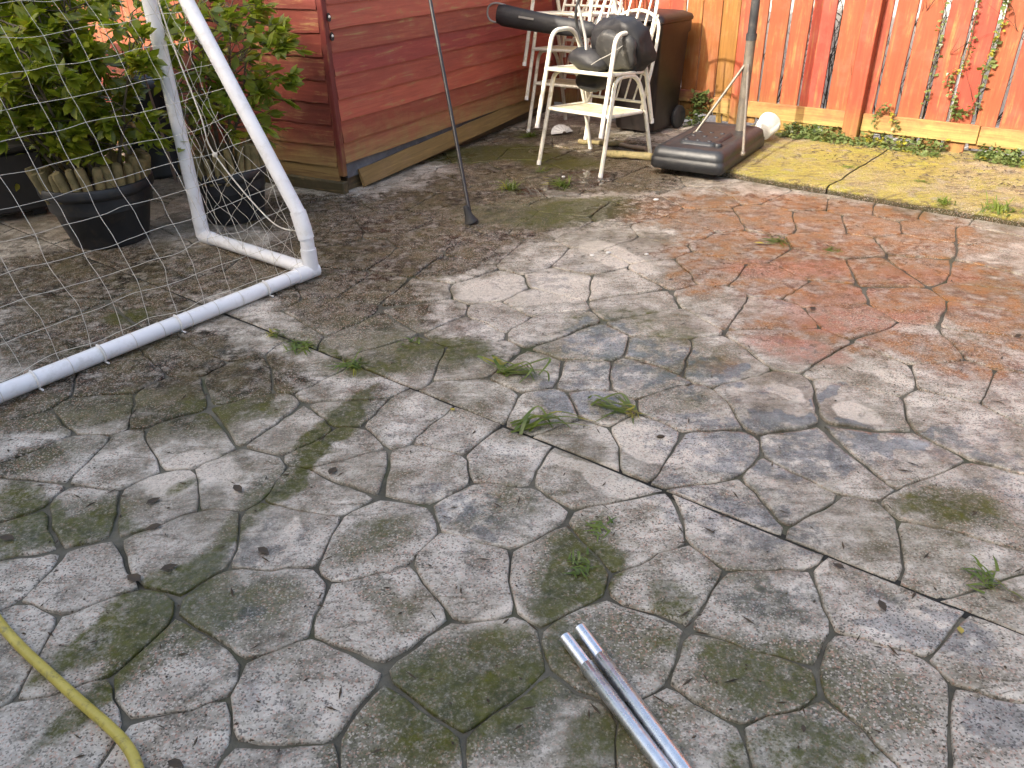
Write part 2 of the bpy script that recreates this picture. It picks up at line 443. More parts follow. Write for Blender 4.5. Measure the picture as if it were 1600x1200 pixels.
M['leaf'] = leaf_mat('shrub_leaf', (.095, .14, .012), (.28, .30, .035), .38)
M['leaf2'] = leaf_mat('shrub_leaf_lighter', (.12, .17, .02), (.27, .30, .05), .4)
M['ivy'] = leaf_mat('ivy_leaf', (.075, .12, .035), (.17, .20, .07), .2)
M['grass'] = leaf_mat('grass_blade', (.06, .11, .015), (.18, .22, .04), .3)
M['white_metal'] = plain('worn_white_paint_metal', (.74, .71, .60), .42, var=.1, dirt=(.36, .31, .14), dirt_amt=.6, scale=10, bump=.1)
M['seat'] = plain('faded_seat', (.64, .60, .42), .7, var=.2, dirt=(.30, .27, .10), dirt_amt=.7, scale=9, bump=.2)
M['black_cloth'] = plain('black_bag_cloth', (.018, .018, .02), .55, var=.3, bump=.5, bscale=200, dirt=(.05, .048, .045))
M['grey_cloth'] = plain('grey_cushion_cloth', (.035, .034, .033), .6, var=.3, bump=.5, bscale=150, dirt=(.2, .19, .17), dirt_amt=.5)
M['strap'] = plain('grey_strap', (.28, .27, .25), .7, var=.2)
M['bin'] = plain('brown_bin_plastic', (.012, .0085, .008), .4, var=.2, dirt=(.045, .03, .022), bump=.15)
M['base'] = plain('black_base_plastic', (.022, .024, .027), .45, var=.3, dirt=(.055, .054, .052), dirt_amt=.6, bump=.35, bscale=90)
M['steel'] = plain('painted_steel_pole', (.16, .14, .115), .45, .3, var=.3, dirt=(.30, .22, .14), dirt_amt=.6, scale=12)
M['dark_steel'] = plain('dark_grey_pole', (.05, .052, .055), .4, .3, var=.3, dirt=(.16, .14, .12))
M['alu'] = plain('galvanised_tube', (.80, .81, .82), .28, 1.0, var=.12, scale=30, dirt=(.45, .44, .42), bump=.06)
M['black_metal'] = plain('black_metal', (.02, .02, .022), .45, .2, var=.3, dirt=(.07, .06, .05))
M['rubber'] = plain('black_rubber', (.025, .025, .025), .7, var=.3, dirt=(.09, .08, .06))
M['white_pl'] = plain('white_plastic', (.78, .77, .73), .35, var=.1, dirt=(.4, .38, .33), dirt_amt=.5)
M['render'] = plain('pale_render', (.80, .78, .72), .85, var=.1, scale=3, bump=.4)
M['white_render'] = plain('white_render', (.45, .45, .44), .85, var=.06, scale=3, bump=.3)
M['roof'] = plain('dark_roof_slate', (.06, .06, .065), .7, var=.3)
M['glass'] = plain('window_glass', (.03, .035, .04), .05, var=.1, bump=0)
M['dark_box'] = plain('dark_grey_box', (.028, .026, .026), .55, var=.25, dirt=(.06, .05, .04))
M['felt'] = plain('grey_roofing_felt', (.12, .125, .135), .75, var=.3, dirt=(.3, .3, .3), dirt_amt=.4)
M['dead_leaf'] = plain('dead_leaf', (.055, .038, .02), .7, var=.5, scale=40)
M['yellow_leaf'] = plain('yellow_leaf', (.38, .30, .05), .6, var=.3, scale=40)
M['twig'] = plain('bare_twig', (.03, .024, .018), .8, var=.3)
M['gravel'] = plain('pale_gravel', (.55, .54, .50), .9, var=.3, scale=40, bump=1)
M['earth'] = plain('earth', (.07, .05, .03), .95, var=.5, scale=6, bump=1)
M['cut'] = plain('dark_joint_dirt', (.012, .011, .007), .8, var=.5, scale=12, bump=1, dirt=(.03, .035, .008))
def hose_mat():
    t = NT('yellow_hose'); o = t.obj()
    n1 = t.noise(o, 9, 6, .7); n2 = t.noise(o, 60, 4, .7)
    c = t.mix(t.mr(n1, .3, .7), (.36, .29, .04), (.56, .48, .10))
    c = t.mix(t.mr(n2, .56, .70, 0, .75), c, (.20, .17, .04))
    c = t.mix(t.mr(t.noise(o, 22, 5, .7), .58, .70, 0, .7), c, (.16, .15, .06))
    return t.out(Base_Color=c, Roughness=.42, Normal=t.bump(n2, .15, .002))
M['hose'] = hose_mat()

# ------------------------------------------------------------------ layout lines of the yard
FU = V((0.7614, -0.6483, 0)).normalized()       # along the fence, to the right
FM = V((0.6483, 0.7614, 0)).normalized()        # from the yard towards the fence
F0 = gp(1112, 198)                              # a point on the foot of the fence
FD = F0.dot(FM)
def fpt(s, m, z=0.0): return FU * s + FM * m + V((0, 0, z))
def fs_at(px, m, z):                            # station along the fence whose image column is px
    lo, hi = -15.0, 9.0
    for _ in range(50):
        mid = (lo + hi) / 2
        if proj(fpt(mid, m, z))[0] < px: lo = mid
        else: hi = mid
    return lo
STEP = gp(1370, 316).dot(FM)                    # front edge of the raised strip along the fence
S_L = fs_at(1037, STEP, 0)                      # left end of the strip
STRIP_Z = 0.045

# ------------------------------------------------------------------ ground
g = MB(); g.add([(-60, -60, -.06), (60, -60, -.06), (60, 60, -.06), (-60, 60, -.06)], [(0, 1, 2, 3)])
tag(g.build('ground', M['earth']), kind='structure')
patio = MB()
def quad_prism(mb, pts, z0, z1):
    n = len(pts)
    mb.add([(p.x, p.y, z0) for p in pts] + [(p.x, p.y, z1) for p in pts],
           [tuple(range(n - 1, -1, -1)), tuple(range(n, 2 * n))] + [(i, (i + 1) % n, n + (i + 1) % n, n + i) for i in range(n)])
quad_prism(patio, [fpt(-7.5, -4.0), fpt(4.5, -4.0), fpt(4.5, FD + .1), fpt(-7.5, FD + .1)], -.05, -.010)
patio_o = tag(patio.build('patio', M['joint']), kind='structure')

SEEDS = """131,994 405,949 292,847 270,1061 461,1099 94,1155 262,1166 430,1225 112,911 10,905 10,1000 124,800 26,840 445,830 585,845 255,775
600,945 735,890 780,805 865,890 733,1050 610,1190 845,1150 965,1010 990,845 1150,840 1185,950 1035,895 1410,955 1412,1085 1160,1075 1090,1165 1250,1175 1545,1035 1575,1150
1310,830 1500,795 1510,880 1585,940 1225,775 1160,790 1300,725 1094,710 1165,755 1375,706 1349,635 1206,624 1356,582 1112,564 1487,650 1502,597 1589,620 1064,639 1037,556 1232,537 1431,537 1544,541 1326,492 1424,477 1206,492 1112,474 1289,462 1532,496
1206,440 1037,500 1094,421 1049,425 1375,421 1281,417 1442,417 1536,432 1545,463 1150,384 1319,384 1431,387 1562,406 1050,360 1110,340 1200,340 1280,345 1360,350 1450,355 1540,365 1590,385 1010,320 1090,310 1180,300 1250,315 1330,322 1400,330 1480,340 1560,352
762,451 837,474 886,440 969,444 781,492 669,492 725,515 650,455 856,510 1006,474 912,541 1006,545 744,560 631,560 830,582 912,590 1006,590 755,627 856,640 931,631 1044,620 1006,687 912,690 631,657 706,680 669,725 792,710 912,732 540,735 540,640
525,700 470,668 394,650 300,690 187,725 356,750 500,765 375,594 262,620 150,640 40,620 37,680 75,725 22,775 470,575 544,612 590,520 520,490 300,560 187,594
60,560 150,510 240,480 330,450 60,480 140,440 50,420 230,430 300,410 400,460 350,540 430,520 520,440 590,450 560,400 640,410 700,420 520,360 600,350 680,370 760,390 830,400 620,310 700,320 780,340 860,350 940,370 1000,390 920,410 900,320 980,330 800,300 880,290 960,300 740,270 820,260 900,250"""
seeds = []
for tok in SEEDS.split():
    x, y = map(float, tok.split(','))
    p = gp(x, y)
    if all((p - q).length > .12 for q in seeds): seeds.append(p)
rs = random.Random(3)
for _ in range(9000):
    p = fpt(rs.uniform(-6.8, 4.2), rs.uniform(-1.3, FD))
    p = V((p.x, p.y, 0))
    if all((p - q).length > .37 for q in seeds): seeds.append(p)

def clip(poly, P, n):       # keep the side where (x-P).n <= 0
    out = []
    for i in range(len(poly)):
        a, b = poly[i], poly[(i + 1) % len(poly)]
        da, db = (a - P).dot(n), (b - P).dot(n)
        if da <= 0: out.append(a)
        if (da < 0 < db) or (db < 0 < da): out.append(a + (b - a) * (da / (da - db)))
    return out
def area(poly):
    return .5 * sum(poly[i].x * poly[(i + 1) % len(poly)].y - poly[(i + 1) % len(poly)].x * poly[i].y for i in range(len(poly)))
CUTA, CUTB = gp(380, 500), gp(1600, 990)
cdir = (CUTB - CUTA).normalized(); cn = V((-cdir.y, cdir.x, 0))
def wobble(p):
    k = min(1, max(0, min(abs((p - CUTA).dot(cn)), abs(p.dot(FM) - STEP)) - .004) / .07)
    if k <= 0: return p.copy()
    q = V((p.x * 5, p.y * 5, 3.3))
    a = noise.noise_vector(q); b = noise.noise_vector(q * 3.1)
    return p + V((a.x, a.y, 0)) * .022 * k + V((b.x, b.y, 0)) * .012 * k
shed_c = gp(540, 302); SU = V((.498, .867, 0)).normalized(); SN = V((SU.y, -SU.x, 0))   # shed wall direction, outward normal

def make_stone(poly, cut_edges, idx):
    # resample, bend the edges, draw in for the joint, then a rounded arris and a fan
    chg = True
    while chg and len(poly) > 3:
        chg = False
        for i in range(len(poly)):
            a, b = poly[i], poly[(i + 1) % len(poly)]
            if (a - b).length < .045:
                on = [abs((p - CUTA).dot(cn)) < 1e-4 for p in (a, b)]
                m_ = a if on[0] and not on[1] else b if on[1] and not on[0] else (a + b) / 2
                j = (i + 1) % len(poly)
                poly = [p for k, p in enumerate(poly) if k not in (i, j)]
                poly.insert(i if j else len(poly), m_)
                chg = True
                break
    c = sum(poly, V()) / len(poly)
    pts = []
    for i in range(len(poly)):
        a, b = poly[i], poly[(i + 1) % len(poly)]
        n = max(1, round((b - a).length / .042))
        straight = any(abs((a - P).dot(nn)) < 1e-4 and abs((b - P).dot(nn)) < 1e-4 for P, nn in cut_edges)
        for k in range(n):
            p = a.lerp(b, k / n)
            pts.append((p, straight))
    q = []
    for i, (p, s) in enumerate(pts):
        if s: q.append((p, s)); continue
        a, b = pts[i - 1][0], pts[(i + 1) % len(pts)][0]
        q.append(((a + p * 4 + b) / 6, s))
    q = [(p if s else wobble(p), s) for p, s in q]
    n = len(q)
    jw = .0018 + .004 * abs(noise.noise(c * 2.0))
    def ring(d):
        out = []
        for i, (p, s) in enumerate(q):
            a, b = q[i - 1][0], q[(i + 1) % n][0]
            t = (b - a)
            nn = V((t.y, -t.x, 0)).normalized() if t.length > 1e-6 else V()
            dd = d * (1 + 1.0 * noise.noise(p * 6)) if not s else d - jw + .006
            out.append(p - nn * dd)
        return out
    dz = random.uniform(-.0025, .0025)
    tx, ty = random.uniform(-.012, .012), random.uniform(-.012, .012)
    def lift(p):
        r = p - c
        return dz + tx * r.x + ty * r.y + .0035 * noise.noise(p * 7) + .0015 * noise.noise(p * 21)
    vs = []
    for d, z in ((jw, -.012), (jw + .0008, -.005), (jw + .0025, -.0016)):
        for p in ring(d):
            vs.append(V((p.x, p.y, z + (lift(p) if z > -.01 else 0))))
    rim = ring(jw + .007)
    # grid of points inside the rim
    step = .022
    inner = []
    mnx, mxx = min(p.x for p in rim), max(p.x for p in rim); mny, mxy = min(p.y for p in rim), max(p.y for p in rim)
    yy = mny; row = 0
    while yy < mxy:
        xx = mnx + (row % 2) * step / 2
        while xx < mxx:
            ins = False
            for i in range(n):
                a, b = rim[i], rim[i - 1]
                if (a.y > yy) != (b.y > yy) and xx < (b.x - a.x) * (yy - a.y) / (b.y - a.y) + a.x: ins = not ins
            if ins and min((p.x - xx) ** 2 + (p.y - yy) ** 2 for p in rim) > (step * .55) ** 2: inner.append(V((xx, yy)))
            xx += step
        yy += step * .87; row += 1
    pts2 = [p.to_2d() for p in rim] + inner
    dv, de, df, _a, _b, _c = delaunay_2d_cdt(pts2, [(i, (i + 1) % n) for i in range(n)], [list(range(n))], 1, 1e-5)
    if len(dv) != len(pts2):
        pts2 = [p.to_2d() for p in rim] + [c.to_2d()]; dv = pts2; df = [(i, (i + 1) % n, n) for i in range(n)]
    for p in dv:
        p3 = V((p[0], p[1], 0)); vs.append(V((p[0], p[1], lift(p3))))
    fs = []
    for k in range(3):
        for i in range(n):
            j = (i + 1) % n
            fs.append((k * n + i, k * n + j, (k + 1) * n + j, (k + 1) * n + i))
    for f in df: fs.append(tuple(3 * n + i for i in f))
    me = bpy.data.meshes.new('stone')
    me.from_pydata([(v.x - c.x, v.y - c.y, v.z) for v in vs], [], fs)
    me.polygons.foreach_set('use_smooth', [True] * len(fs))
    me.update()
    R_ = max((p - c).length for p in rim)
    loc = [[e for e in sp if (e[0] - c.x) ** 2 + (e[1] - c.y) ** 2 < (e[7] + R_ + .15) ** 2] for sp in STAINS_REFLECT]
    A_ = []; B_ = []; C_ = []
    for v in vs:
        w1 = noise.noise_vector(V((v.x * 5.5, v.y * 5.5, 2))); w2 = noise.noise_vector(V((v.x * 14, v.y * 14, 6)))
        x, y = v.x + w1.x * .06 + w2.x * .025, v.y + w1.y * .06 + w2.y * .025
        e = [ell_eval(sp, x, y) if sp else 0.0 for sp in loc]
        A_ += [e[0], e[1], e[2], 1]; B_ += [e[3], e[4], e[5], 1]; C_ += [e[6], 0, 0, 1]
    for nm_, dat in (('stain_reflect_a', A_), ('stain_reflect_b', B_), ('stain_c', C_)):
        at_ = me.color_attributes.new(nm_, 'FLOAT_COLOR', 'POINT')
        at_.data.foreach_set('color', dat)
    me.materials.append(M['stone'])
    o = bpy.data.objects.new('stone', me)
    COL.objects.link(o)
    o.parent = patio_o
    o.location = c
    return o

sc_mb = MB(); a_ = CUTA - cdir * 3.2; b_ = CUTB + cdir * 2.0
sc_mb.add([a_ + cn * .022 + V((0, 0, -.0085)), a_ - cn * .022 + V((0, 0, -.0085)), b_ - cn * .022 + V((0, 0, -.0085)), b_ + cn * .022 + V((0, 0, -.0085))], [(0, 1, 2, 3)])
sc_mb.build('saw_cut', M['cut'], patio_o)
cells = []
for i, s in enumerate(seeds):
    poly = [s + V((-.6, -.6, 0)), s + V((.6, -.6, 0)), s + V((.6, .6, 0)), s + V((-.6, .6, 0))]
    side = (s - CUTA).dot(cn) > 0
    near = sorted((q for q in seeds if q is not s and (q - s).length < 1.4 and ((q - CUTA).dot(cn) > 0) == side), key=lambda q: (q - s).length)
    for q in near:
        poly = clip(poly, (s + q) / 2, (q - s))
        if len(poly) < 3: break
    lim = [(fpt(0, -1.35), -FM), (fpt(-7.2, 0), -FU), (fpt(4.4, 0), FU)]
    edge = FD + .02
    lim.append((fpt(0, edge), FM))
    for P_, n_ in lim:
        if len(poly) >= 3: poly = clip(poly, P_, n_)
    # saw-cut joint: cells are cut through along it
    parts = [clip(poly, CUTA, -cn if side else cn)] if len(poly) >= 3 else []
    for pp in parts:
        if len(pp) < 3: continue
        # the raised strip lies over the paving to the right of the chairs
        ce = sum(pp, V()) / len(pp)
        if ce.dot(FU) > S_L:
            pp = clip(pp, fpt(0, STEP - .004), FM)
            if len(pp) < 3: continue
        if abs(area(pp)) < .006: continue
        ce = sum(pp, V()) / len(pp)
        x, y = proj(ce)
        front = (ce - CAM).dot(FW) > .3
        vis = front and -260 < x < 1860 and -50 < y < 1500
        cells.append((0 if vis else 1, (ce - CAM).length, pp))
cells.sort(key=lambda c: (c[0], c[1]))
edges = [(CUTA, cn), (fpt(0, STEP - .004), FM)]
keep = cells[:298]
for k, (v_, d_, pp) in enumerate(keep):
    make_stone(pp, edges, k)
rest = cells[298:]
if rest:
    mb = MB()
    for v_, d_, pp in rest:
        c = sum(pp, V()) / len(pp)
        n = len(pp)
        a = [p + (c - p).normalized() * .012 for p in pp]
        mb.add([(p.x, p.y, -.014) for p in a] + [(p.x, p.y, 0) for p in a],
               [tuple(range(n, 2 * n))] + [(i, (i + 1) % n, n + (i + 1) % n, n + i) for i in range(n)])
    ro = mb.build('stone_rest', M['stone'], patio_o)
    ro['kind'] = 'stuff'

# raised strip in front of the fence, cast in bays
strip = empty('path', (0, 0, 0)); tag(strip, kind='structure')
s_edges = [S_L, S_L + 1.25, S_L + 2.55, S_L + 3.9]
for a, b in zip(s_edges, s_edges[1:]):
    nx, ny = 44, 40
    mb = MB()
    vs = []
    for j in range(ny + 1):
        for i in range(nx + 1):
            u = a + .006 + (b - a - .012) * i / nx
            w = STEP + (FD + .12 - STEP) * j / ny
            e = (.022 * noise.noise(V((u * 5, 1.7, 0))) + .010 * noise.noise(V((u * 17, 5.7, 0)))) * max(0, 1 - j / 5)
            z = STRIP_Z + .012 * noise.noise(V((u * 3.5, w * 3.5, 9))) + .008 * noise.noise(V((u * 12, w * 12, 2)))
            if j == 0: z -= .012
            p = fpt(u, w + e, z)
            vs.append(p)
    fs = [(j * (nx + 1) + i, j * (nx + 1) + i + 1, (j + 1) * (nx + 1) + i + 1, (j + 1) * (nx + 1) + i) for j in range(ny) for i in range(nx)]
    mb.add(vs, fs, True)
    # riser
    low = [V((vs[i].x, vs[i].y, -.03)) for i in range(nx + 1)]
    mb.add(low + vs[:nx + 1], [(i, i + 1, nx + 2 + i, nx + 1 + i) for i in range(nx)], False)
    le = [vs[j * (nx + 1)] for j in range(ny + 1)]
    mb.add([V((p.x, p.y, -.03)) for p in le] + le, [(i + 1, i, ny + 1 + i, ny + 2 + i) for i in range(ny)], False)
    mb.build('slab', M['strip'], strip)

# ------------------------------------------------------------------ fence
def board_mesh(w, h, th=.019, lean=0.0, jag=0.0):
    """Upright board, local x width, y thickness (front at y=0 facing -y), z up from 0."""
    mb = MB()
    r = .003
    zs = [0, h * .3, h * .6, h]
    vs = []; fs = []
    prof = [(r, 0), (w - r, 0), (w, r), (w, th), (0, th), (0, r)]
    for k, z in enumerate(zs):
        dx = random.uniform(-.003, .003)
        for x, y in prof:
            zz = z + (random.uniform(-jag, jag) if k == 0 else 0)
            vs.append((x + dx + lean * z, y, zz))
    n = len(prof)
    for k in range(len(zs) - 1):
        for i in range(n):
            fs.append((k * n + i, k * n + (i + 1) % n, (k + 1) * n + (i + 1) % n, (k + 1) * n + i))
    fs.append(tuple(range(n - 1, -1, -1))); fs.append(tuple(range((len(zs) - 1) * n, len(zs) * n)))
    mb.add(vs, fs)
    return mb
RED = (.34, .064, .026, 1)
ORANGE = (.30, .105, .018, 1)
fence = empty('fence', fpt(fs_at(1300, FD, 0), FD))
tag(fence, 'sunlit red vertical board fence with gaps and a low rail behind the hoop base', 'fence')
fmtx = fence.location.copy()
def rel(s, m, z): return fpt(s, m, z) - fmtx
def fence_board(s0, s1, z0, m, h, col, parent=fence, lean=0, name='board', base=None):
    b = base if base is not None else fmtx
    mb = board_mesh(s1 - s0, h, lean=lean, jag=.008)
    o = mb.build(name, M['red_fence'], parent, frame(fpt(s0, m, z0) - b, FU, FM, V((0, 0, 1))))
    o.color = col
    return o
gaps = [(1087, .008), (1116, .008), (1143, .008), (1185, .020), (1216, .022), (1247, .018), (1287, .050), (1327, .02), (1366, .022), (1401, .024), (1442, .034), (1482, .024), (1522, .028), (1560, .024)]
gp_s = [(fs_at(px, FD, .30), w) for px, w in gaps]
s = gp_s[0][0]
S_END = fs_at(845, FD, .4)
while s > S_END:
    s -= .165 + random.uniform(-.01, .01)
    gp_s.insert(0, (s, .010))
s = gp_s[-1][0]
while s < 3.4:
    s += .20 + random.uniform(-.012, .012)
    gp_s.append((s, .036))
for (sa, wa), (sb, wb) in zip(gp_s, gp_s[1:]):
    c = (sa + sb) / 2
    px = proj(fpt(c, FD, .3))[0]
    k = random.uniform(.86, 1.1)
    col = ORANGE if 1060 < px < 1143 else RED
    col = (min(1, col[0] * k), col[1] * random.uniform(.8, 1.25), col[2] * k, 1)
    z0 = .10 + random.uniform(-.02, .02)
    if 1287 < px < 1327 or 1455 < px < 1530: z0 = -.01
    if px < 1100: z0 = .05
    fence_board(sa + wa / 2, sb - wb / 2, z0, FD, 1.80 - z0, col, lean=random.uniform(-.004, .004))
def rail(s0, s1, z0, z1, m, th, col, parent=fence, base=None):
    b = base if base is not None else fmtx
    mb = MB(); mb.bbox((0, 0, 0), (s1 - s0, th, z1 - z0), .004)
    o = mb.build('rail', M['red_rail'], parent, frame(fpt(s0, m, z0) - b, FU, FM, V((0, 0, 1))))
    o.color = col
    return o
sp0, sp1 = fs_at(1317, FD - .1, .2), fs_at(1341, FD - .1, .2)
rail(fs_at(1112, FD, .2), sp0 - .004, .130, .262, FD - .030, .028, (.30, .085, .035, 1))
rail(sp1 + .004, fs_at(1530, FD, .2), .125, .262, FD - .030, .028, (.30, .085, .035, 1))
rail(fs_at(1530, FD, .2) + .006, 3.4, .12, .257, FD - .031, .028, (.30, .085, .035, 1))
rail(fs_at(1060, FD, .2) - .2, fs_at(1112, FD, .2) - .02, .20, .30, FD - .026, .024, (.30, .08, .05, 1))
rail(S_END, sp0 - .004, 1.50, 1.60, FD - .030, .028, RED)
rail(sp1 + .004, 3.4, 1.50, 1.60, FD - .030, .028, RED)
def fpost(sa, sb, proud, z0=0.03):
    mb = MB(); mb.bbox((0, 0, 0), (sb - sa, proud, 1.86 - z0), .005)
    o = mb.build('post', M['red_fence'], fence, frame(fpt(sa, FD - proud - .002, z0) - fmtx, FU, FM, V((0, 0, 1))))
    o.color = RED
fpost(sp0, sp1, .09)
fpost(fs_at(1143, FD, .3) + .02, fs_at(1143, FD, .3) + .11, .05)
# short offcuts standing under the rail
for px0, px1, z0, h, dm in ((1188, 1203, 0, .13, -.012), (1212, 1239, .06, .07, -.018), (1241, 1269, .055, .07, -.016), (1120, 1128, 0.02, .13, -.012), (1130, 1160, .075, .055, -.016), (1345, 1365, 0, .12, -.014)):
    o = fence_board(fs_at(px0, FD, .08), fs_at(px1, FD, .08), z0, FD - .022 + dm + .01, h, (.42, .30, .06, 1), name='offcut')

# pale wall and ground beyond the fence, seen through its gaps
nb = MB(); 
q = [fpt(-5, FD + 1.55), fpt(7, FD + 1.55), fpt(7, FD + 1.75), fpt(-5, FD + 1.75)]
quad_prism(nb, q, -.06, 2.1)
tag(nb.build('garden_wall', M['white_render']), 'white rendered wall glimpsed through the gaps of the red fence', 'wall')
gv = MB(); gv.add([fpt(-5, FD + .13, -.02), fpt(7, FD + .13, -.02), fpt(7, FD + 1.55, -.02), fpt(-5, FD + 1.55, -.02)], [(0, 1, 2, 3)])
tag(gv.build('gravel_bed', M['gravel']), kind='structure')
rb = random.Random(5)
for idx, px in enumerate((1290, 1255, 1210, 1400, 1450, 1540)):
    s_ = fs_at(px, FD + .5, .4)
    root = fpt(s_, FD + rb.uniform(.35, .7))
    mb = MB()
    def twig(p, d, L, r, lev):
        pts = [p]
        for k in range(5):
            d = (d + V((rb.uniform(-.3, .3), rb.uniform(-.3, .3), rb.uniform(-.1, .2)))).normalized()
            pts.append(pts[-1] + d * L / 5)
        mb.tube(pts, [r * (1 - .13 * k) for k in range(6)], 4, False)
        if lev:
            for k in range(1, 6):
                twig(pts[k], (d + V((rb.uniform(-1, 1), rb.uniform(-1, 1), rb.uniform(-.2, .8)))).normalized(), L * .5, r * .55, lev - 1)
    for k in range(4):
        twig(V((0, 0, -.02)), V((rb.uniform(-.4, .4), rb.uniform(-.3, .3), 1)).normalized(), 1.0, .007, 2)
    o = mb.build('bare_shrub', M['twig'], None, Matrix.Translation(root))
    tag(o, ['bare dark twigs showing through the wide gap left of the fence post', 'bare twigs behind the gap two boards left of the fence post',
            'bare twigs behind the fence just right of the hoop pole', 'bare twigs behind the first gaps right of the fence post',
            'bare twigs behind the middle of the right fence panel', 'bare twigs behind the fence at the right edge of the photo'][idx], 'shrub', 'bare shrubs behind the fence')

# ------------------------------------------------------------------ shed
shed = empty('shed', shed_c)
tag(shed, 'weathered dark red timber shed with lapped horizontal boards', 'shed')
SLEFT = V((-SN.x, -SN.y, 0))                    # along the short side, away to the left
DLEN, SH = 1.10, 1.95
WLEN = next(k / 100 for k in range(150, 500) if proj(shed_c + SU * (k / 100) + V((0, 0, .6)))[0] > 862)
print('shed length', WLEN)
SHC = (.50, .095, .065, 1)
def lap_mesh(L, h=.160, th=.017, seed=0):
    rr = random.Random(seed)
    n = 14
    vs = []; fs = []
    for i in range(n + 1):
        x = L * i / n
        b = rr.uniform(-.003, .003) + .003 * noise.noise(V((x * 3, seed, 0)))
        bow = .003 * noise.noise(V((x * 1.7, seed + 5.5, 0)))
        vs += [(x, -.016 + bow, b), (x, -.003 + bow, h), (x, .008 + bow, h), (x, .0 + bow, b)]
    for i in range(n):
        a = i * 4; c = a + 4
        for k in range(4):
            fs.append((a + k, c + k, c + (k + 1) % 4, a + (k + 1) % 4))
    fs.append((3, 2, 1, 0)); fs.append((n * 4, n * 4 + 1, n * 4 + 2, n * 4 + 3))
    fs = [tuple(reversed(f)) for f in fs]
    mb = MB(); mb.add(vs, fs)
    return mb
# long wall: x along SU, outward is -y
mesh_long = [lap_mesh(WLEN - .05, seed=k).mesh('board') for k in range(5)]
mesh_short = [lap_mesh(DLEN - .04, seed=k + 9).mesh('board') for k in range(4)]
for me in mesh_long + mesh_short: me.materials.append(M['red_shed'])
PITCHB = .143
zb0 = .20
Zv = V((0, 0, 1))
for k in range(12):
    z = zb0 + k * PITCHB
    o = link_mesh('board', mesh_long[k % 5], None, shed,
                  frame(SU * .03 + Zv * (z + random.uniform(-.003, .003)) + SN * .004, SU, -SN, Zv) @ Matrix.Rotation(random.uniform(-.003, .003), 4, 'Y'))
    f = random.uniform(.8, 1.2)
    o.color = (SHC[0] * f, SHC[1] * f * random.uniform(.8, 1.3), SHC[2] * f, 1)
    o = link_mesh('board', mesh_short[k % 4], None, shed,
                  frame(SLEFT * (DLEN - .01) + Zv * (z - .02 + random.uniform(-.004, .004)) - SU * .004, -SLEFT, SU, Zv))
    f = random.uniform(.38, .58)  # short side darkened: shade from the shrubs painted into the board colour
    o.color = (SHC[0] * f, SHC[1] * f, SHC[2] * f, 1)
zlow = zb0 - .02 - PITCHB
for k in range(1):
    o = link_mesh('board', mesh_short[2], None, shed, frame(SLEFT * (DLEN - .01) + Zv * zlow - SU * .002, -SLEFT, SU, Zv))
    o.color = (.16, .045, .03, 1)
# inner box, corner trims, base bearers, roof
mb = MB()
core = [V() - SU * -.03 - SN * .03, SU * (WLEN - .05) - SN * .03, SU * (WLEN - .05) + SLEFT * (DLEN - .03), SU * .03 + SLEFT * (DLEN - .03)]
quad_prism(mb, core, .19, SH)
o = mb.build('wall', M['felt'], shed)
def post_at(p, w, z0, z1, mat, name, col, e1=None, e2=None):
    mb = MB(); mb.bbox((-w / 2, -w / 2, z0), (w / 2, w / 2, z1), .004)
    o = mb.build(name, mat, shed, frame(p, SU if e1 is None else e1, -SN if e2 is None else e2, Zv))
    o.color = col
post_at(SU * .004 + SN * -.004, .046, .12, SH - .02, M['red_fence'], 'corner_trim', (.20, .03, .025, 1))
post_at(SU * (WLEN - .01), .045, .04, SH - .02, M['red_fence'], 'corner_trim', (.24, .035, .03, 1))
post_at(SLEFT * DLEN, .045, .04, SH - .02, M['red_fence'], 'corner_trim', (.24, .035, .03, 1))
for off in (0.06, DLEN - .1):
    mb = MB(); mb.bbox((0, -.04, 0), (WLEN - .1, .04, .10), .006)
    o = mb.build('bearer', M['old_wood'], shed, frame(SU * .06 + SLEFT * off, SU, -SN, Zv)); o.color = (.10, .075, .04, 1)
mb = MB(); mb.bbox((0, -.03, 0), (DLEN + .02, .03, .085), .006)
o = mb.build('bearer', M['old_wood'], shed, frame(SLEFT * (DLEN + .0) - SU * .01, -SLEFT, SU, Zv)); o.color = (.10, .085, .04, 1)
mb = MB(); mb.add([(0, 0, 0), (WLEN - .12, 0, 0), (WLEN - .12, .01, .13), (0, .012, .13), (0, .02, 0), (WLEN - .12, .02, 0), (WLEN - .12, .02, .13), (0, .02, .13)],
       [(0, 1, 2, 3), (5, 4, 7, 6), (3, 2, 6, 7), (4, 0, 3, 7), (1, 5, 6, 2), (4, 5, 1, 0)])
o = mb.build('felt_sheet', M['felt'], shed, frame(SU * .05 + Zv * .095 - SN * .004, SU, -SN, Zv))
# sprung bottom board, its near end kicked out
a = gp(570, 290, .02) - shed_c; b = V(SU * (WLEN - .05) + SN * .01 + Zv * .10)
a.z = .015
d = (b - a); L = d.length; d.normalize()
upv = (Zv - d * Zv.dot(d)).normalized(); upv = (upv + SN * -.25).normalized(); upv = (upv - d * upv.dot(d)).normalized()
nn = 16; vs = []; fs = []
for i in range(nn + 1):
    x = L * i / nn
    brk = (.022 * random.random() if i == 0 else 0)
    h = .125 + .01 * noise.noise(V((x * 4, 1, 8)))
    cv = -.03 * sin(pi * i / nn)
    vs += [(x + brk, cv, 0), (x - brk, cv, h), (x + brk * .5, cv + .02, h), (x, cv + .02, 0)]
for i in range(nn):
    q0 = i * 4
    for k in range(4): fs.append((q0 + (k + 1) % 4, q0 + 4 + (k + 1) % 4, q0 + 4 + k, q0 + k))
fs += [(0, 1, 2, 3), (nn * 4 + 3, nn * 4 + 2, nn * 4 + 1, nn * 4)]
mb = MB(); mb.add(vs, fs)
